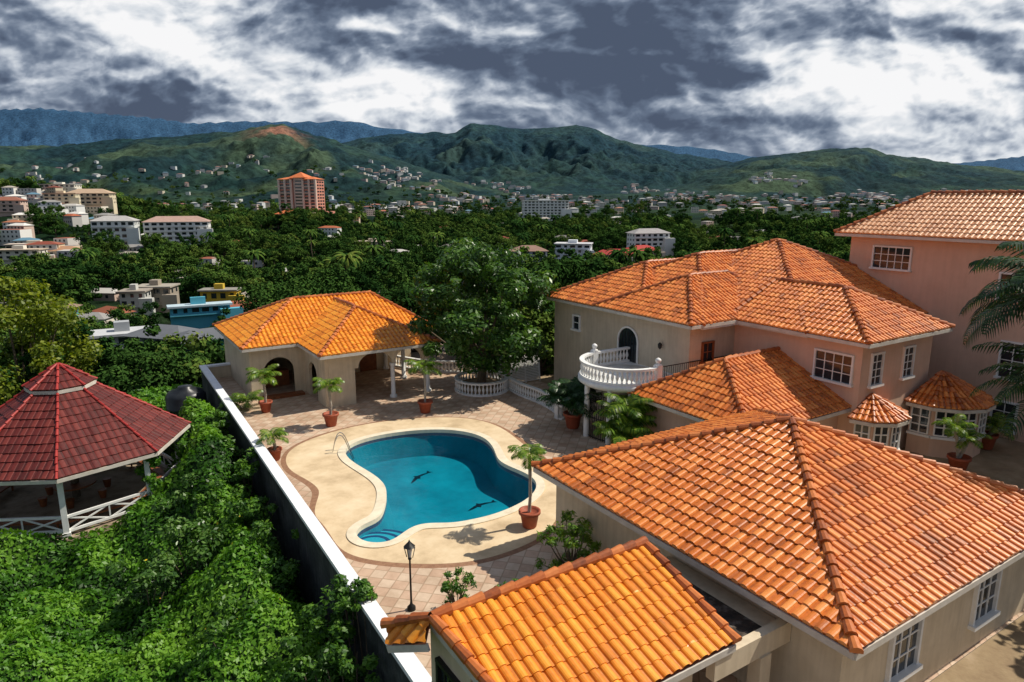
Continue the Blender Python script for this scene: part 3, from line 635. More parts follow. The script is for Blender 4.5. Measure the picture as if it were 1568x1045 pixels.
def bay(name,cx,cy,r,ze,za,n=10,a0=-180,a1=0,base=-.2,parent=None,ap=(0,0)):
    e=parent; T=np.radians(np.linspace(a0,a1,n//2+1)); P=[(cx+(r+.35)*math.cos(t),cy+(r+.35)*math.sin(t),ze) for t in T]; Q=[(cx+r*math.cos(t),cy+r*math.sin(t)) for t in T]; ap=(cx+ap[0],cy+ap[1],za)
    roof(e,[([[a,b,ap] for a,b in zip(P,P[1:])],[(a,ap) for a in P],list(zip(P,P[1:])))],'tile',name=name+'_roof',soffit=False,r=.10,tile=.26)
    mb=MB()
    for a,b in zip(Q,Q[1:]):
        a=Vector((*a,0));b=Vector((*b,0)); n_=(b-a).normalized(); o_=Vector((n_.y,-n_.x,0))
        mb.add([(a.x,a.y,base),(b.x,b.y,base),(b.x,b.y,ze),(a.x,a.y,ze)],[(0,1,2,3)],0)
        z0,z1=ze-1.55,ze-.25; l=(b-a).length; A2=a+n_*l*.12+o_*.03; B2=b-n_*l*.12+o_*.03
        mb.add([(A2.x,A2.y,z0),(B2.x,B2.y,z0),(B2.x,B2.y,z1),(A2.x,A2.y,z1)],[(0,1,2,3)],2)
        o2=o_*.03
        for t in (0,.5,1): c_=A2.lerp(B2,t)+o2; mb.bar((c_.x,c_.y,z0),(c_.x,c_.y,z1),.06,.06,1)
        for t in (0,.33,.66,1): z=z0+(z1-z0)*t; mb.bar((A2.x+o2.x,A2.y+o2.y,z),(B2.x+o2.x,B2.y+o2.y,z),.06,.055,1)
        mb.bar((a.x,a.y,z0-.12),(b.x,b.y,z0-.12),.3,.12,1)
    mb.build(name,[M['pink'],M['white'],M['glass']],e)
bay('bay_window',32.1,17.55,1.35,2.6,3.5,parent=mh)
bay('round_bay',37.6,17.0,2.1,2.7,4.0,14,-190,20,parent=mh)
# ------------------------------------------------------------------ tower house
tw=empty('tower_house'); mb=MB(); mb.box(42,54,5,25.4,-1,10.6,0); mb.build('walls',[M['pink']],tw)
roof(tw,[hip(41.3,54.7,4,26.1,10.72,'y',8.5,22.3,45.0,13.15)],'tile_glare',course=.42)
mb=MB(); window(mb,'x',42,22.7,9.3,2.2,1.25,5,3); window(mb,'x',42,15.9,8.25,1.6,1.3,3,3); window(mb,'x',42,15.6,4.3,1.1,1.9,2,4); window(mb,'x',42,15.6,1.2,1.1,1.5,2,3); mb.build('windows',[M['white'],M['glass']],tw)
# ------------------------------------------------------------------ pool house
ph=empty('pool_house')
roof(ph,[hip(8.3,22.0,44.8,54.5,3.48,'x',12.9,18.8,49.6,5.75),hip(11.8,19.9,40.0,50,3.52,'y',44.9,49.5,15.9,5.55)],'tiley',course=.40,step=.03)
mb=MB()
arch_wall(mb,'y',45.2,8.8,12.3,-.02,3.35,[(10.6,2.0,1.6)],.2)
mb.box(8.8,8.98,45.4,53.8,-.02,3.35)
arch_wall(mb,'x',12.3,40.7,45.2,-.02,3.34,[(43.4,1.8,1.5)],.2)
mb.box(12.51,14.2,40.7,40.9,-.02,3.33); mb.box(14.0,14.2,40.9,48.4,-.02,3.33)
mb.box(14.2,21.5,48.4,48.6,-.02,3.33); mb.box(8.8,21.5,53.8,53.95,-.02,3.33); mb.box(9,14,51.5,51.7,-.02,3.3)
arch_wall(mb,'y',40.72,14.2,19.4,2.3,3.32,[(15.6,2.3,2.35),(17.9,1.9,2.35)],.2)
arch_wall(mb,'x',19.2,40.92,48.4,2.3,3.32,[(43,3.3,2.35),(46.7,3,2.35)],.2)
mb.build('walls',[M['cream']],ph)
mb=MB()
for x_,y_ in ((16.8,40.82),(19.3,40.82),(19.3,44.85),(19.3,48.2)): mb.lathe((x_,y_,0),[(.24,0),(.24,.14),(.15,.2),(.14,2.1),(.2,2.2),(.2,2.32)],14)
mb.build('columns',[M['white']],ph)
mb=MB(); mb.box(9.4,12,44.4,45.1,0,.16,0); mb.box(9.6,11.8,47.5,48.2,0,1.1,0); mb.box(9.5,11.7,51.3,51.49,0,2.3,0); mb.box(15.2,16.4,48.3,48.39,0,2.2,0); mb.box(17.3,18.6,48.3,48.39,0,2.2,0)
mb.build('doors_and_bar',[M['wood']],ph)
# ------------------------------------------------------------------ planter and balustrades
pc=(22.6,39.2)
balustrade('planter_balustrade',[(pc[0]+1.75*math.cos(t),pc[1]+1.75*math.sin(t)) for t in np.radians(np.arange(0,361,15))],0,sp=.26)
mb=MB(); mb.lathe((pc[0],pc[1],0),[(1.5,0),(1.5,.45),(0,.5)],24); mb.build('planter_soil',[M['soil']])
balustrade('garden_balustrade',smooth_loop([(24.2,38.4),(24.0,36.5),(24.1,34.6),(23.9,32.6),(23.3,31.3)],4)[:17].tolist(),0,posts=[(23.3,31.3)])
balustrade('terrace_balustrade',[(19.9,49),(21.5,45.5),(24,43.5),(27,42.8)],0)
tree('broadleaf_tree',(22.6,39.3,.3),9.9,4.7,75,24000,.19,'leafbig',.19,clr=.23,asp=.40)
for (x_,y_,h_,r_) in ((27.6,46.5,9.5,3.8),(31,50,10,4.5),(24,52,8,3.5),(36,46,10,4.5),(29.5,42,7,3)): tree('garden_tree',(x_,y_,-2),h_,r_,26,6000,.2,'leafforest',.25)
# potted palms
palm('potted_palm',(11.45,37.3,0),1.75,1.15,12,pot=1.0); palm('potted_palm',(17.1,36.6,0),2.2,1.3,12,pot=1.0,trunk_r=.06)
palm('potted_palm',(14.2,20.9,0),2.45,.95,13,pot=.95,trunk_r=.06); palm('potted_palm',(7.4,33.7,0),.7,.95,12,pot=.8)
palm('potted_palm',(8.9,42.0,0),1.7,1.3,11,pot=.9); palm('potted_palm',(23.0,29.5,0),1.3,1.7,8,'leafdarkpalm',pot=1.2,stems=6,droop=.8)
palm('areca_palm',(22.9,24.9,0),2.6,1.6,9,stems=7,droop=.9); palm('potted_palm',(34.6,14.4,0),1.6,1.0,10,pot=1.1,stems=2); palm('potted_palm',(39.3,15.2,0),1.2,1.0,8,pot=1.1,stems=2); palm('potted_palm',(7.9,43.5,0),.8,1.2,10,stems=2)
palm('areca_palm',(22.9,21.3,0),1.6,1.4,9,stems=3)
palm('coconut_palm',(30.7,9.6,0),9.2,4.7,30,'leafdarkpalm',trunk_r=.17,nl=38,lw=.022,ll=.26,droop=1.05)
palm('coconut_palm',(31.9,9.5,0),5.6,4.0,26,'leafdarkpalm',trunk_r=.15,nl=32,lw=.022,ll=.26,droop=1.0)
def shrub(name,loc,H,r,leaf='leafpalm',n=900,ls=.09,nc=30):
    tree(name,loc,H,r,nc,n,ls,leaf,.12,asp=.32,clr=.24)
shrub('shrub',(13.0,16.6,0),2.7,1.2,'leafpalm',1900,.10); shrub('shrub',(8.9,17.2,0),1.6,.65,'leafbush',1300,.075); shrub('shrub',(10.2,16.0,0),1.5,.6,'leafbush',1000,.075); shrub('shrub',(12.2,14.9,0),2.3,.6,'leafyel',300)
tree('shade_tree',(29.5,3.2,0),9.5,3.0,22,3200,.2,'leafbig',.5); tree('shade_tree',(25.5,-1.5,0),8.0,3.0,20,3000,.2,'leafbig',.45); tree('shade_tree',(40,4.0,0),6.5,3,20,4000,.2,'leafbig',.4)
mb=MB(); lx,ly=7.87,18.3
mb.lathe((lx,ly,0),[(.14,0),(.14,.1),(.05,.2),(.035,.3),(.03,1.75),(.06,1.78),(.06,1.82),(.02,1.84)],10)
for sx in (-1,1):
    for sy in (-1,1): mb.bar((lx+.07*sx,ly+.07*sy,1.84),(lx+.13*sx,ly+.13*sy,2.2),.02,.02)
mb.lathe((lx,ly,2.2),[(.20,0),(.17,.03),(.05,.16),(.02,.22),(0,.26)],6); mb.lathe((lx,ly,1.86),[(.05,0),(.10,.33)],8,1)
mb.build('lamp_post',[M['iron'],M['lampglass']])
# ------------------------------------------------------------------ gazebo
gz=empty('gazebo'); gx,gy=-1.3,41.1
def octo(r,z,a0=-95): return [(gx+r*math.cos(math.radians(a0+45*k)),gy+r*math.sin(math.radians(a0+45*k)),z) for k in range(8)]
E=octo(5.75,.5); T1=octo(1.25,3.55); E2=octo(1.55,3.6); ap=(gx,gy,4.6)
fs=[[E[k],E[(k+1)%8],T1[(k+1)%8],T1[k]] for k in range(8)]
roof(gz,[(fs,[(E[k],T1[k]) for k in range(8)],[(E[k],E[(k+1)%8]) for k in range(8)]),([[E2[k],E2[(k+1)%8],ap] for k in range(8)],[(E2[k],ap) for k in range(8)],[(E2[k],E2[(k+1)%8]) for k in range(8)])],'tilered','tileredcap',tile=.30,course=.48,amp=.018,r=.07,soffit=False,step=.04)
mb=MB(); PO=octo(5.0,0)
for p in PO:
    mb.box(p[0]-.12,p[0]+.12,p[1]-.12,p[1]+.12,-2.7,.6); mb.box(p[0]-.17,p[0]+.17,p[1]-.17,p[1]+.17,-2.7,-2.45)
for k in range(8):
    a,b=PO[k],PO[(k+1)%8]
    mb.bar((a[0],a[1],.35),(b[0],b[1],.35),.1,.22)
    if k==4: continue
    for z in (-1.7,-2.42): mb.bar((a[0],a[1],z),(b[0],b[1],z),.10,.12)
    m_=((a[0]+b[0])/2,(a[1]+b[1])/2); mb.bar((m_[0],m_[1],-2.42),(m_[0],m_[1],-1.7),.07,.07)
    for (s0,s1) in (((a[0],a[1]),m_),(m_,(b[0],b[1]))):
        mb.bar((s0[0],s0[1],-2.42),(s1[0],s1[1],-1.7),.06,.07); mb.bar((s0[0],s0[1],-1.7),(s1[0],s1[1],-2.42),.055,.07)
mb.build('posts_and_rails',[M['white']],gz)
mb=MB(); o8=octo(5.3,-2.68); mb.add(o8,[tuple(range(8))],0); o9=octo(5.3,-6); mb.add(o8+o9,[(k,8+k,8+(k+1)%8,(k+1)%8) for k in range(8)],0); mb.build('floor',[M['gzfloor']],gz)
mb=MB(); mb.cyl((gx,gy,-2.68),(gx,gy,3.4),.2,.15,10); mb.cyl((gx,gy,-1.98),(gx,gy,-1.9),1.0,1.0,20,1)
for q in range(6):
    t=math.radians(60*q+20); mb.cyl((gx+1.55*math.cos(t),gy+1.55*math.sin(t),-2.66),(gx+1.55*math.cos(t),gy+1.55*math.sin(t),-2.2),.14,.22,10,1)
B1=octo(4.2,0)
for k in (0,1,2,3,5,6,7):
    a,b=B1[k],B1[(k+1)%8]; mb.bar((a[0],a[1],-2.24),(b[0],b[1],-2.24),.42,.08,1)
    for t in (.15,.85): xx,yy=a[0]+(b[0]-a[0])*t,a[1]+(b[1]-a[1])*t; mb.bar((xx,yy,-2.67),(xx,yy,-2.28),.08,.3,1)
mb.build('center_post_table_benches',[M['trunk'],M['wood']],gz)
mb=MB(); mb.lathe((5.25,48.6,-2.0),[(1.25,0),(1.25,.5),(1.3,.55),(1.25,.6),(1.25,1.2),(1.3,1.25),(1.25,1.3),(1.25,2.0),(1.05,2.3),(.45,2.5),(.45,2.62),(0,2.66)],24); mb.box(4.0,6.5,47.3,49.9,-6,-2.01); mb.build('water_tank',[M['tank']])
# ------------------------------------------------------------------ vines on the slope
def vz(X,Y):
    z=-1.95+2.5*(fbm(X/3.6,Y/3.6,3,1)-.5)*1.5+.6*(fbm(X/.9,Y/.9,2,3)-.5)
    wx=6.0+.019*(Y-5)
    z+=1.5*np.exp(-((X-(wx-1.9))/1.3)**2)*sst(19,27,Y)*(.5+.8*fbm(X*.1,Y/3,2,3))*(1-sst(43,47,Y))
    z+=1.3*np.exp(-((X-(wx-1.6))/1.6)**2)*sst(33,40,Y)*(1-sst(42,46,Y))
    z-=1.1*np.exp(-((X-wx)/.5)**2)*(1-sst(26,33,Y))
    z-=.9*np.exp(-((X+2.0)/4.)**2-((Y-33.0)/2.5)**2)
    g_=np.hypot(X-gx,Y-gy); z=np.where(g_<5.8,np.minimum(z,-3.0+0*z),z)
    return z
n=230000
Xr=rng.uniform(-20,6.9,n*2);Yr=rng.uniform(7,56,n*2)
Dr=SY*Xr+CY*Yr; keep=(rng.random(2*n)<np.clip((20/np.maximum(Dr,8))**1.3,.12,1))&(Xr<6.0+.019*(Yr-5)-.05)&(np.hypot(Xr-gx,Yr-gy)>5.45)
Xr=Xr[keep];Yr=Yr[keep];Dr=Dr[keep]
Zr=vz(Xr,Yr); e=.25; gxn=(vz(Xr+e,Yr)-Zr)/e; gyn=(vz(Xr,Yr+e)-Zr)/e
P=np.stack([Xr,Yr,Zr+rng.random(len(Xr))**2*.34-.06],1); Nn=np.stack([-gxn,-gyn,np.ones_like(gxn)],1)+rng.normal(size=(len(Xr),3))*.6; Nn/=np.linalg.norm(Nn,axis=1)[:,None]
V,F=leafquads(P,Nn,.092*np.clip((Dr/20)**.6,.8,2),.52)
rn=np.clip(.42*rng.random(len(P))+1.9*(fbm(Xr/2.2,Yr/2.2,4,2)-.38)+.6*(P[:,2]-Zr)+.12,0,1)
vine=empty('vine_ground_cover')
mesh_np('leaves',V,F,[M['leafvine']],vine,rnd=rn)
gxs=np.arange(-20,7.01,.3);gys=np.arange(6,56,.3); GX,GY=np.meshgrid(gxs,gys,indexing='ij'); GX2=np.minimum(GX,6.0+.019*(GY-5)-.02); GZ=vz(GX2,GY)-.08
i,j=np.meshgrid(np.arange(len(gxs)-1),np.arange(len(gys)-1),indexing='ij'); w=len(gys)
mesh_np('stems',np.stack([GX2,GY,GZ],-1).reshape(-1,3),np.stack([i*w+j,(i+1)*w+j,(i+1)*w+j+1,i*w+j+1],-1).reshape(-1,4),[M['vbase']],vine,smooth=True)  # dark sheet under the leaves, painted as the shade beneath them
k=rng.integers(0,len(P),3000); fm=(np.hypot(P[k,0]-3.6,P[k,1]-22.5)<1.3)&(rng.random(len(k))<.5)|(rng.random(len(k))<.03)|(np.hypot(P[k,0]-5,P[k,1]-30)<1.2); k=k[fm]
V,F=leafquads(P[k]+[0,0,.14],Nn[k],.06,1); mesh_np('flowers',V,F,[M['flower']],vine)
def bush(name,pts,n,ls,leaf='leafbush'):
    C=[];R=[]
    for (x_,y_,z_,r_) in pts:
        for q in range(12): C.append((x_+random.gauss(0,r_*.5),y_+random.gauss(0,r_*.5),z_+random.gauss(0,r_*.35))); R.append(r_*random.uniform(.22,.55))
    V,F,rn=clump_leaves(np.array(C),np.array(R),n,ls,.48,up=.6); e=empty(name); mesh_np('foliage',V,F,[M[leaf]],e,rnd=rn)
    mb=MB()
    for (x_,y_,z_,r_) in pts:
        for q in range(4): mb.cyl((x_+random.gauss(0,.1),y_+random.gauss(0,.1),-3.2),(x_+random.gauss(0,r_*.4),y_+random.gauss(0,r_*.4),z_+.1),.04,.015,5,cap=False)
    mb.build('branches',[M['trunk']],e)
bush('wall_bush',[(5.5,18.9,.1,.9),(6.0,18.6,.85,.6),(6.25,18.1,1.1,.45),(4.7,18.0,-.5,1.0),(5.4,17.2,-.1,.8)],6500,.085)
bush('wall_bush',[(5.2,24.2,-.9,.7),(5.0,26.3,-.5,.9)],3200,.09)
bush('wall_bush',[(5.4,29.5,-.4,.9),(4.7,31.5,-.3,1.0),(5.9,33,.1,.8)],4200,.10)
bush('wall_bush',[(5.5,36,.1,1.0),(4.6,38.5,.0,1.2),(6.0,40.0,.4,.7)],5000,.12)
bush('garden_bush',[(2.6,29.5,-1.2,1.3),(1.0,27.5,-1.6,1.2)],4200,.10,'leafbig'); bush('garden_bush',[(3.2,22.2,-1.3,1.1)],3000,.09); bush('garden_bush',[(3.4,34,-1.2,1.1)],2500,.1,'leafbig')
bush('garden_bush',[(-8,28,-1.8,1.5)],3000,.1)
C=[];R=[]
for kk in (1,2):
    p=PO[kk]
    for z in np.arange(-2.6,.3,.4): C.append((p[0]+random.uniform(-.35,.35),p[1]+random.uniform(-.35,.35),z)); R.append(random.uniform(.25,.55))
V,F,rn=clump_leaves(np.array(C),np.array(R),3500,.1); mesh_np('climbing_vine',V,F,[M['leafvine']],None,rnd=rn)
# ------------------------------------------------------------------ forest
def pos(b,D):
    l=(b-784)/1068*D; return l*CY+D*SY,-l*SY+D*CY
variants=[]
for v in range(6):
    nc=22; C=[];
    for q in range(nc):
        a=random.random()*6.283; el=random.random(); r=.42*(.2+.8*math.sqrt(random.random()))*math.sqrt(1-(2*el-1)**2*.7); C.append((r*math.cos(a),r*math.sin(a),.28+.62*el*(.55 if v%2 else (1.25 if v==4 else 1))))
    V,F,rn=clump_leaves(np.array(C),.115*(.6+.8*rng.random(nc)),2600,.026,.66)
    mbm=MB(); mbm.cyl((0,0,-.1),(0,0,.45),.03,.015,6,cap=False)
    F2=np.array(mbm.f)+len(V); V=np.vstack([V,np.array(mbm.v)]); F=np.vstack([F,F2])
    variants.append((V,F,np.concatenate([rn,np.zeros(len(F2))]),np.concatenate([np.zeros(len(rn)),np.ones(len(F2))])))
PV=[];PF=[];PM=[]
mbm=MB(); mbm.cyl((0,0,-.1),(.03,0,1.0),.022,.014,6,cap=False); PV+=mbm.v; PF+=[list(f) for f in mbm.f]; PM+=[1]*len(mbm.f)
for q in range(16):
    az=q*2.4; an=1.0-1.1*q/16; p=np.array([.03,0,1.0]); hd=np.array([math.cos(az),math.sin(az),0]); sd_=np.array([-math.sin(az),math.cos(az),0])
    for s in range(6):
        d=hd*math.cos(an)+np.array([0,0,1])*math.sin(an); nx=p+d*.07; an-=.35; w0=.045*math.sin(math.pi*(s+.6)/7); w1=.045*math.sin(math.pi*(s+1.6)/7.2)
        for sg in (-1,1):
            b0=len(PV); PV+= [tuple(p),tuple(p+sd_*sg*w0-[0,0,w0*.6]),tuple(nx+sd_*sg*w1-[0,0,w1*.6]),tuple(nx)]; PF.append([b0,b0+1,b0+2,b0+3]); PM.append(0)
        p=nx
variants.append((np.array(PV),np.array(PF),rng.random(len(PF)),np.array(PM)))
HV=[];HF=[];HC=[]; HPOS=[]
def hbox(x,y,z,w,d,h,rot,wc,rc,rh=1.6,flat=False,win=True):
    ca,sa=math.cos(rot),math.sin(rot); b=len(HV)
    def P_(a,b_,c_): return (x+a*ca-b_*sa,y+a*sa+b_*ca,z+c_)
    for c_ in (-5,h):
        for a,b_ in ((-w/2,-d/2),(w/2,-d/2),(w/2,d/2),(-w/2,d/2)): HV.append(P_(a,b_,c_))
    for k in range(4): HF.append((b+k,b+(k+1)%4,b+4+(k+1)%4,b+4+k)); HC.append(wc)
    b=len(HV); o=.5; W,Dd=w/2+o,d/2+o
    if flat:
        for a,b_ in ((-w/2,-d/2),(w/2,-d/2),(w/2,d/2),(-w/2,d/2)): HV.append(P_(a,b_,h+.02))
        HF.append((b,b+1,b+2,b+3)); HC.append(rc)
    else:
        for a,b_ in ((-W,-Dd),(W,-Dd),(W,Dd),(-W,Dd)): HV.append(P_(a,b_,h))
        m_=max(0,W-Dd)
        HV.extend([P_(-m_,0,h+rh),P_(m_,0,h+rh)])
        HF.extend([(b,b+1,b+5,b+4),(b+2,b+3,b+4,b+5)]); HC.extend([rc,rc]); HF.extend([(b+1,b+2,b+5,b+5),(b+3,b,b+4,b+4)]); HC.extend([rc,rc])
    if win:
        fl=max(1,int(h/3))
        for f_ in range(fl):
            zz=.9+f_*3
            for k in range(max(1,int(w/3))):
                a=-w/2+1.5+k*3
                if a>w/2-.8: continue
                for sd in (-1,1):
                    b=len(HV); yy=sd*(d/2+.04)
                    HV.extend([P_(a-.6,yy,zz),P_(a+.6,yy,zz),P_(a+.6,yy,zz+1.3),P_(a-.6,yy,zz+1.3)]); HF.append((b,b+1,b+2,b+3)); HC.append((.03,.035,.04))
WC=[(.76,.74,.70),(.72,.66,.56),(.62,.52,.38),(.58,.44,.37),(.78,.78,.76),(.55,.53,.50)]; RC=[(.30,.10,.06),(.38,.15,.08),(.40,.12,.06),(.50,.48,.45),(.28,.27,.26),(.22,.06,.04),(.66,.64,.60),(.42,.37,.32),(.16,.15,.14),(.11,.22,.30)]
def haze_fade(c,D):
    f=1-math.exp(-max(0,D-600)/4500); return tuple(a*(1-f)+b*f for a,b in zip(c,(.20,.27,.33)))  # haze painted into wall and roof colours of distant houses
def house_at(b,D,s=1,dz=0,rr=None,hs=None):
    x,y=pos(b,D); z=float(hz(x,y))+dz; w=random.uniform(9,18)*s;d=random.uniform(7,11)*s;h=random.choice(hs or [3,3,6,6,9])
    rr=(random.uniform(-.6,.6)-math.radians(32.6)) if rr is None else rr
    wc,rc=haze_fade(random.choice(WC),D),haze_fade(random.choice(RC),D)
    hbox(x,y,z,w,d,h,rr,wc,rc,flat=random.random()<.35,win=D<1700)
    if random.random()<.35: a=random.uniform(0,6); hbox(x+w*.6*math.cos(a),y+w*.6*math.sin(a),z,w*.5,d*.7,max(3,h-3),rr,wc,rc,flat=True,win=False)
    HPOS.append((x,y,max(w,d)))
for _ in range(40): house_at(random.uniform(-40,760),random.uniform(170,420),.8,.5,hs=[3])
for _ in range(210): house_at(random.uniform(-60,1640),math.sqrt(random.uniform(330**2,1500**2)),1.0,1)
for _ in range(190): house_at(random.uniform(-60,1640),math.sqrt(random.uniform(1300**2,2400**2)),1.1,3)
for b0,D0,sb,sd,n_ in [(60,640,80,90,36),(20,900,80,100,40),(150,560,70,60,10),(60,450,60,50,10),(60,1300,90,160,36),(330,2300,40,120,30),(620,2450,45,130,40),(600,2250,45,110,24),(770,2700,34,120,24),(830,2350,34,120,36),(980,2700,24,120,26),(1040,2250,34,120,34),(1160,2600,26,100,22),(1225,2550,18,60,14),(1310,2350,40,110,38),(1345,2250,34,80,22),(1120,2150,50,120,24),(1480,2300,50,120,20),(30,1700,60,220,36),(860,1900,80,200,24),(380,2400,30,90,14),(560,1500,70,200,22),(1200,1900,100,200,30),(100,2200,80,200,30),(700,2000,80,200,20),(1400,1900,80,200,20)]:
    for _ in range(n_): house_at(random.gauss(b0,sb*.6),random.gauss(D0,sd*.8),1.0 if D0<1200 else 1.2,1 if D0<1200 else 2,hs=None if D0<1200 else [4,6])
me=bpy.data.meshes.new('distant_town'); me.from_pydata(HV,[],[tuple(dict.fromkeys(f)) for f in HF]); ca=np.ones((len(HF),4),dtype=np.float32); ca[:,:3]=np.array(HC)
a=me.attributes.new('col','FLOAT_COLOR','FACE'); a.data.foreach_set('color',ca.ravel()); me.materials.append(M['col']); link(bpy.data.objects.new('distant_town',me))
def block(name,b,D,w,d,h,floors,wc,rc,rot=0,zoff=0,style='flat',bays=6):
    x,y=pos(b,D); z=float(hz(x,y))+zoff; e=empty(name); e.location=(x,y,z); e.rotation_euler=(0,0,rot-math.radians(32.6)); HPOS.append((x,y,max(w,d)*1.3))
    mt=[pmat(name+'_wall',tuple(c*.9 for c in wc),wc,.3,.8),pmat(name+'_roof',tuple(c*.8 for c in rc),rc,.5,.8),M['glass']]
    mb=MB(); mb.box(-w/2,w/2,-d/2,d/2,-9,h,0); fh=h/floors
    for f_ in range(floors):
        for k in range(bays):
            a=-w/2+w*(k+.5)/bays; ww=w/bays*random.choice([.4,.58,.7]); zz=f_*fh+fh*.3
            mb.box(a-ww/2,a+ww/2,-d/2-.04,-d/2+.02,zz,zz+fh*.5,2); 
        if f_%2==0 or floors>3: mb.box(-w/2-.1,w/2+.1,-d/2-1.0,-d/2+.01,f_*fh-.12,f_*fh+.18,0)
        for k in range(max(2,int(d/4))):
            a=-d/2+d*(k+.5)/max(2,int(d/4)); zz=f_*fh+fh*.3
            for sx in (-1,1): mb.box(sx*w/2-.04,sx*w/2+.04,a-.7,a+.7,zz,zz+fh*.45,2)
    if style=='flat': mb.box(-w/2-.6,w/2+.6,-d/2-1.2,d/2+.6,h,h+.5,1); mb.box(-w*.15,w*.1,-d*.2,d*.2,h+.5,h+2.4,0)
    else:
        o=1.0; m_=max(0,(w-d)/2); vs=[(-w/2-o,-d/2-o,h),(w/2+o,-d/2-o,h),(w/2+o,d/2+o,h),(-w/2-o,d/2+o,h),(-m_,0,h+d*.25),(m_,0,h+d*.25)]
        mb.add(vs,[(0,1,5,4),(2,3,4,5),(1,2,5),(3,0,4),(3,2,1,0)],1)
    mb.box(w*.32,w/2+3,-d/2-2.5,-d/2-.2,-9,h*.62,0)
    mb.build('block',mt,e); return e
x,y=pos(463,760); z=float(hz(x,y)); ht=empty('hotel_tower'); ht.location=(x,y,z-4); ht.rotation_euler=(0,0,-math.radians(32.6)-.25); HPOS.append((x,y,60))
hp_=pmat('hotel_pink',(.56,.22,.16),(.66,.30,.22),.2,.8); hw=pmat('hotel_cream',(.68,.55,.46),(.75,.64,.55),.2,.8); hr=pmat('hotel_roof',(.55,.14,.05),(.65,.2,.07),.4,.7)
mb=MB(); mb.box(-6,6,-7,9,-8,43,1)
for sx in (-1,1):
    cx=sx*14.5
    mb.box(cx-8,cx+8,-9,8,-8,40,0)
    for f_ in range(12):
        for k in (-1,1): mb.box(cx+k*3.7-2.6,cx+k*3.7+2.6,-9.08,-8.98,f_*3.3+1,f_*3.3+2.9,2)
        for k in range(3): mb.box(sx*22.5-.08,sx*22.5+.08,-7+k*5,-3.5+k*5,f_*3.3+1,f_*3.3+2.7,2)
    for k in (-1,0,1): mb.cyl((cx+k*7.3,-9.6,-6),(cx+k*7.3,-9.6,41),1.4,1.4,10,1)
    for f_ in range(12): mb.box(cx-7,cx+7,-10.4,-9.09,f_*3.3,f_*3.3+.8,0 if f_%2 else 1)
    mb.add([(cx-9,-11,41.2),(cx+9,-11,41.2),(cx+9,9,41.2),(cx-9,9,41.2),(cx,0,44)],[(0,1,4),(1,2,4),(2,3,4),(3,0,4),(3,2,1,0)],3)
for f_ in range(12): mb.box(-4,4,-7.08,-6.98,f_*3.4+1,f_*3.4+2.8,2)
mb.add([(-10,-10,43),(10,-10,43),(10,11,43),(-10,11,43),(0,0,49)],[(0,1,4),(1,2,4),(2,3,4),(3,0,4),(3,2,1,0)],3)
mb.build('tower',[hp_,hw,M['glass'],hr],ht)
mb=MB(); mb.box(-14,44,-30,-12,-14,5,1); mb.add([(-16,-32,5),(30,-32,5),(30,-11,5),(-16,-11,5),(-5,-22,10),(20,-22,10)],[(0,1,5,4),(2,3,4,5),(1,2,5),(3,0,4)],3); mb.box(32,46,-34,-14,-18,8,0); mb.build('podium',[hp_,hw,M['glass'],hr],ht)
W_=(.78,.78,.76)
block('apartment_block',835,860,56,16,27,8,W_,(.6,.6,.6),.15,2,bays=12)
block('white_apartments',268,520,44,16,14,4,W_,(.45,.3,.25),.3,6,'hip',9)
block('white_apartments',172,500,28,14,13,3,(.7,.72,.7),(.45,.43,.42),.25,4,'hip',6)
block('yellow_house',140,640,36,16,10,3,(.72,.62,.44),(.5,.36,.25),.2,6,'hip',7)
block('cream_house',95,600,24,14,9,3,(.7,.62,.45),(.6,.4,.3),.3,5,'flat',5)
block('cream_house',95,720,34,14,10,3,(.75,.7,.6),(.6,.6,.58),.1,4,'flat',7)
block('hillside_house',10,560,24,12,9,3,(.6,.45,.38),(.3,.12,.08),.2,2,'hip',5)
block('hillside_house',45,430,30,10,4,1,(.70,.62,.50),(.6,.5,.42),.3,3,'flat',8)
block('hillside_house',85,400,20,10,4,1,(.70,.62,.50),(.45,.25,.15),.2,2,'hip',5)
block('hillside_house',20,380,22,10,5,2,(.74,.70,.62),(.5,.4,.3),.2,3,'flat',5)
block('white_house',880,430,22,12,9,3,(.72,.76,.8),(.6,.6,.62),-.2,4,'flat',5)
block('white_house',995,470,26,12,9,3,W_,(.35,.33,.33),.3,7,'hip',6)
block('grey_house',810,400,20,12,9,3,(.4,.42,.45),(.3,.18,.14),.1,3,'hip',4)
block('red_roof_house',945,400,24,12,3,1,(.6,.5,.42),(.40,.05,.04),-.3,4,'hip',5)
block('red_roof_house',985,440,20,12,3,1,(.6,.5,.42),(.45,.05,.04),.3,5,'hip',5)
block('teal_house',290,120,10,6,2.8,1,(.05,.32,.32),(.14,.15,.17),.7,4,'hip',4)
block('teal_house',235,128,12,7,2.8,1,(.22,.24,.26),(.15,.16,.18),-.3,4,'hip',4)
block('shed_house',165,138,11,6,2.5,1,(.4,.42,.44),(.55,.56,.58),.5,3.5,'flat',3)
block('turquoise_house',60,200,10,7,3,1,(.05,.38,.40),(.3,.2,.16),.2,3,'hip',3)
block('turquoise_wall_house',290,185,15,3,2.2,1,(.10,.42,.55),(.5,.62,.68),.5,4,'flat',6)
block('concrete_house',225,245,12,8,6,2,(.35,.30,.24),(.4,.36,.3),.1,3,'flat',4)
block('concrete_house',190,235,8,7,5,2,(.55,.55,.52),(.35,.3,.25),.2,3,'flat',3)
block('yellow_shop',325,255,13,6,4,1,(.6,.42,.05),(.3,.28,.25),.1,3,'flat',4)
block('cream_house',570,520,26,10,4,1,(.7,.6,.45),(.5,.42,.34),-.2,3,'flat',6)
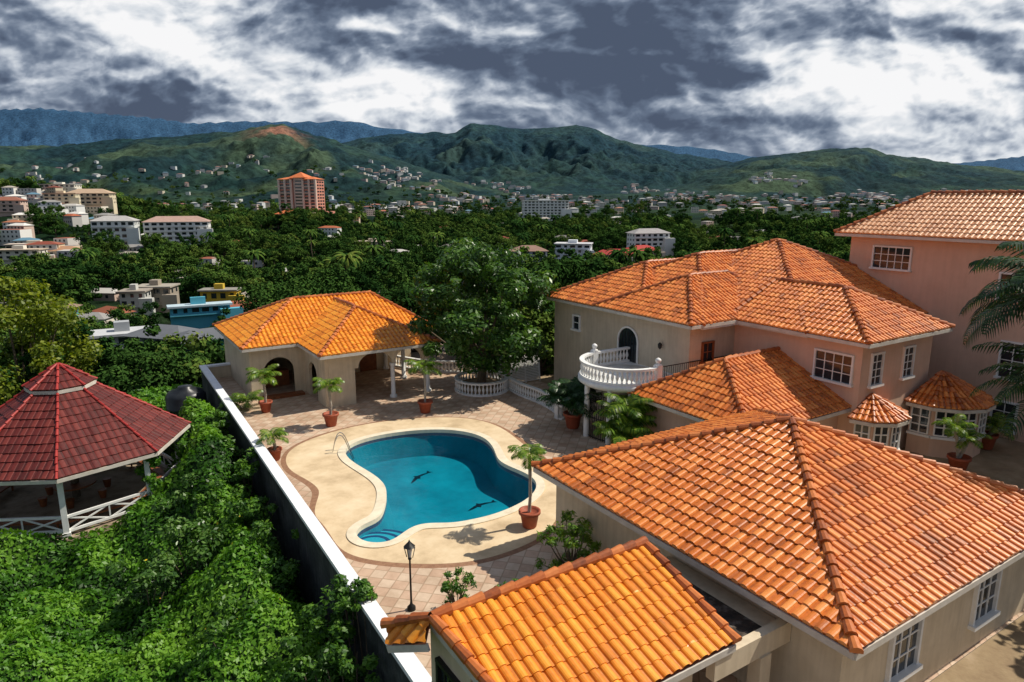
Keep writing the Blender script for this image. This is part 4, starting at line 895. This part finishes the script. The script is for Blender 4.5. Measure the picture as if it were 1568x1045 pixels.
# scatter trees
nT=15500
bb=rng.uniform(-120,1700,nT); DD=np.sqrt(rng.uniform(58**2,850**2,nT)); m2=rng.random(nT)<.27; DD[m2]=rng.uniform(60,400,m2.sum()); m3=rng.random(nT)<.15; DD[m3]=rng.uniform(800,2300,m3.sum())
l=(bb-784)/1068*DD; TX=l*CY+DD*SY;TY=-l*SY+DD*CY
ok=~((TX>4)&(TY<57)&(TX<28)) & ~((TX>=28)&(TX<70)&(TY<42))
ok&=~((TX>-10)&(TX<8)&(TY<53))
sz=np.where(DD<200,rng.uniform(5,12,nT),rng.uniform(5,19,nT))
clr_=fbm(TX/70,TY/70,3,2); ok&=~((clr_>.64)&(DD>220))
for hx,hy,hs in HPOS:
    dx=TX-hx;dy=TY-hy; R_=math.hypot(hx,hy); al=(dx*hx+dy*hy)/R_; pe=np.abs(dx*hy-dy*hx)/R_
    front=(55 if R_<330 else 34)+ (35 if hs>20 else 0)
    ok&=~((pe<hs*.5+2.0)&(al<hs*.6)&(al>-front))
TX=TX[ok];TY=TY[ok];sz=sz[ok];DD=DD[ok]
TZ=hz(TX,TY)
sz[DD<110]*=.85
bark=M['trunk']
vi=rng.integers(0,6,len(TX)); vi[rng.random(len(TX))<.04]=6; yaw=rng.random(len(TX))*6.283
for v in range(7):
    s_=vi==v; x,y,z,s,a=TX[s_],TY[s_],TZ[s_],sz[s_],yaw[s_]
    h_=s/2; ca_,sa_=np.cos(a),np.sin(a)
    cs_=[(-1,-1),(1,-1),(1,1),(-1,1)]
    V=np.stack([np.stack([x+h_*(p*ca_-q*sa_),y+h_*(p*sa_+q*ca_),z-.3],1) for p,q in cs_],1).reshape(-1,3); F=np.arange(len(V)).reshape(-1,4)
    par=mesh_np('distant_forest' if v<6 else 'distant_palms',V,F,[M['vbase']]); par.instance_type='FACES'; par.use_instance_faces_scale=True; par.instance_faces_scale=1.0; par.show_instancer_for_render=False
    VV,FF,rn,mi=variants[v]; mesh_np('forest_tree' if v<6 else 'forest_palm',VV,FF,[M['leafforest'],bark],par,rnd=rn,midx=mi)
def tz(b,D): x,y=pos(b,D); return (x,y,float(hz(x,y)))
tree('yellow_green_tree',tz(-10,58),15.5,5.2,40,12000,.2,'leafyel',.2)
tree('mango_tree',tz(215,60),7.5,4.6,24,8000,.2,'leafforest',.3); tree('mango_tree',tz(140,66),8,4.6,24,8000,.2,'leafforest',.3)
tree('spreading_tree',tz(455,150),15,13,40,12000,.4,'leafforest',.55); tree('mango_tree',tz(330,75),8,4,22,6000,.2,'leafforest',.3)
tree('mango_tree',tz(650,85),13,6,26,9000,.25,'leafforest',.3); tree('mango_tree',tz(860,95),15,7,26,9000,.28,'leafforest',.3)
# ------------------------------------------------------------------ light and sky
sd=Vector((.962,-.262,0)).normalized(); el=math.radians(52); sv=Vector((sd.x*math.cos(el),sd.y*math.cos(el),math.sin(el)))
sl=bpy.data.lights.new('sun','SUN'); sl.energy=5.0; sl.angle=math.radians(.5); sl.color=(1,.93,.80); so=link(bpy.data.objects.new('sun',sl)); so.rotation_euler=(-sv).to_track_quat('-Z','Y').to_euler()
w=bpy.data.worlds.new('World'); scene.world=w; w.use_nodes=True; nt=w.node_tree; L=nt.links; bg=nt.nodes['Background']; bg.inputs['Strength'].default_value=.10
sky=N(nt,'ShaderNodeTexSky',sky_type='NISHITA'); sky.sun_disc=False; sky.sun_elevation=el; sky.sun_rotation=math.atan2(sd.x,sd.y)
mx=N(nt,'ShaderNodeMix',data_type='RGBA'); mx.inputs[0].default_value=.5; L.new(sky.outputs[0],mx.inputs[6]); mx.inputs[7].default_value=(3.0,3.4,4.1,1)   # thin high cloud over the blue
L.new(mx.outputs[2],bg.inputs['Color'])
# ------------------------------------------------------------------ camera
cd=bpy.data.cameras.new('camera'); cd.sensor_width=36; cd.lens=36*1045/1568; cd.clip_end=40000; cd.clip_start=.3
co=link(bpy.data.objects.new('camera',cd)); co.location=(0,0,13); co.rotation_euler=(math.radians(78),0,-math.radians(32.6)); scene.camera=co
scene.view_settings.view_transform='Standard'; scene.view_settings.look='None'; scene.view_settings.exposure=0
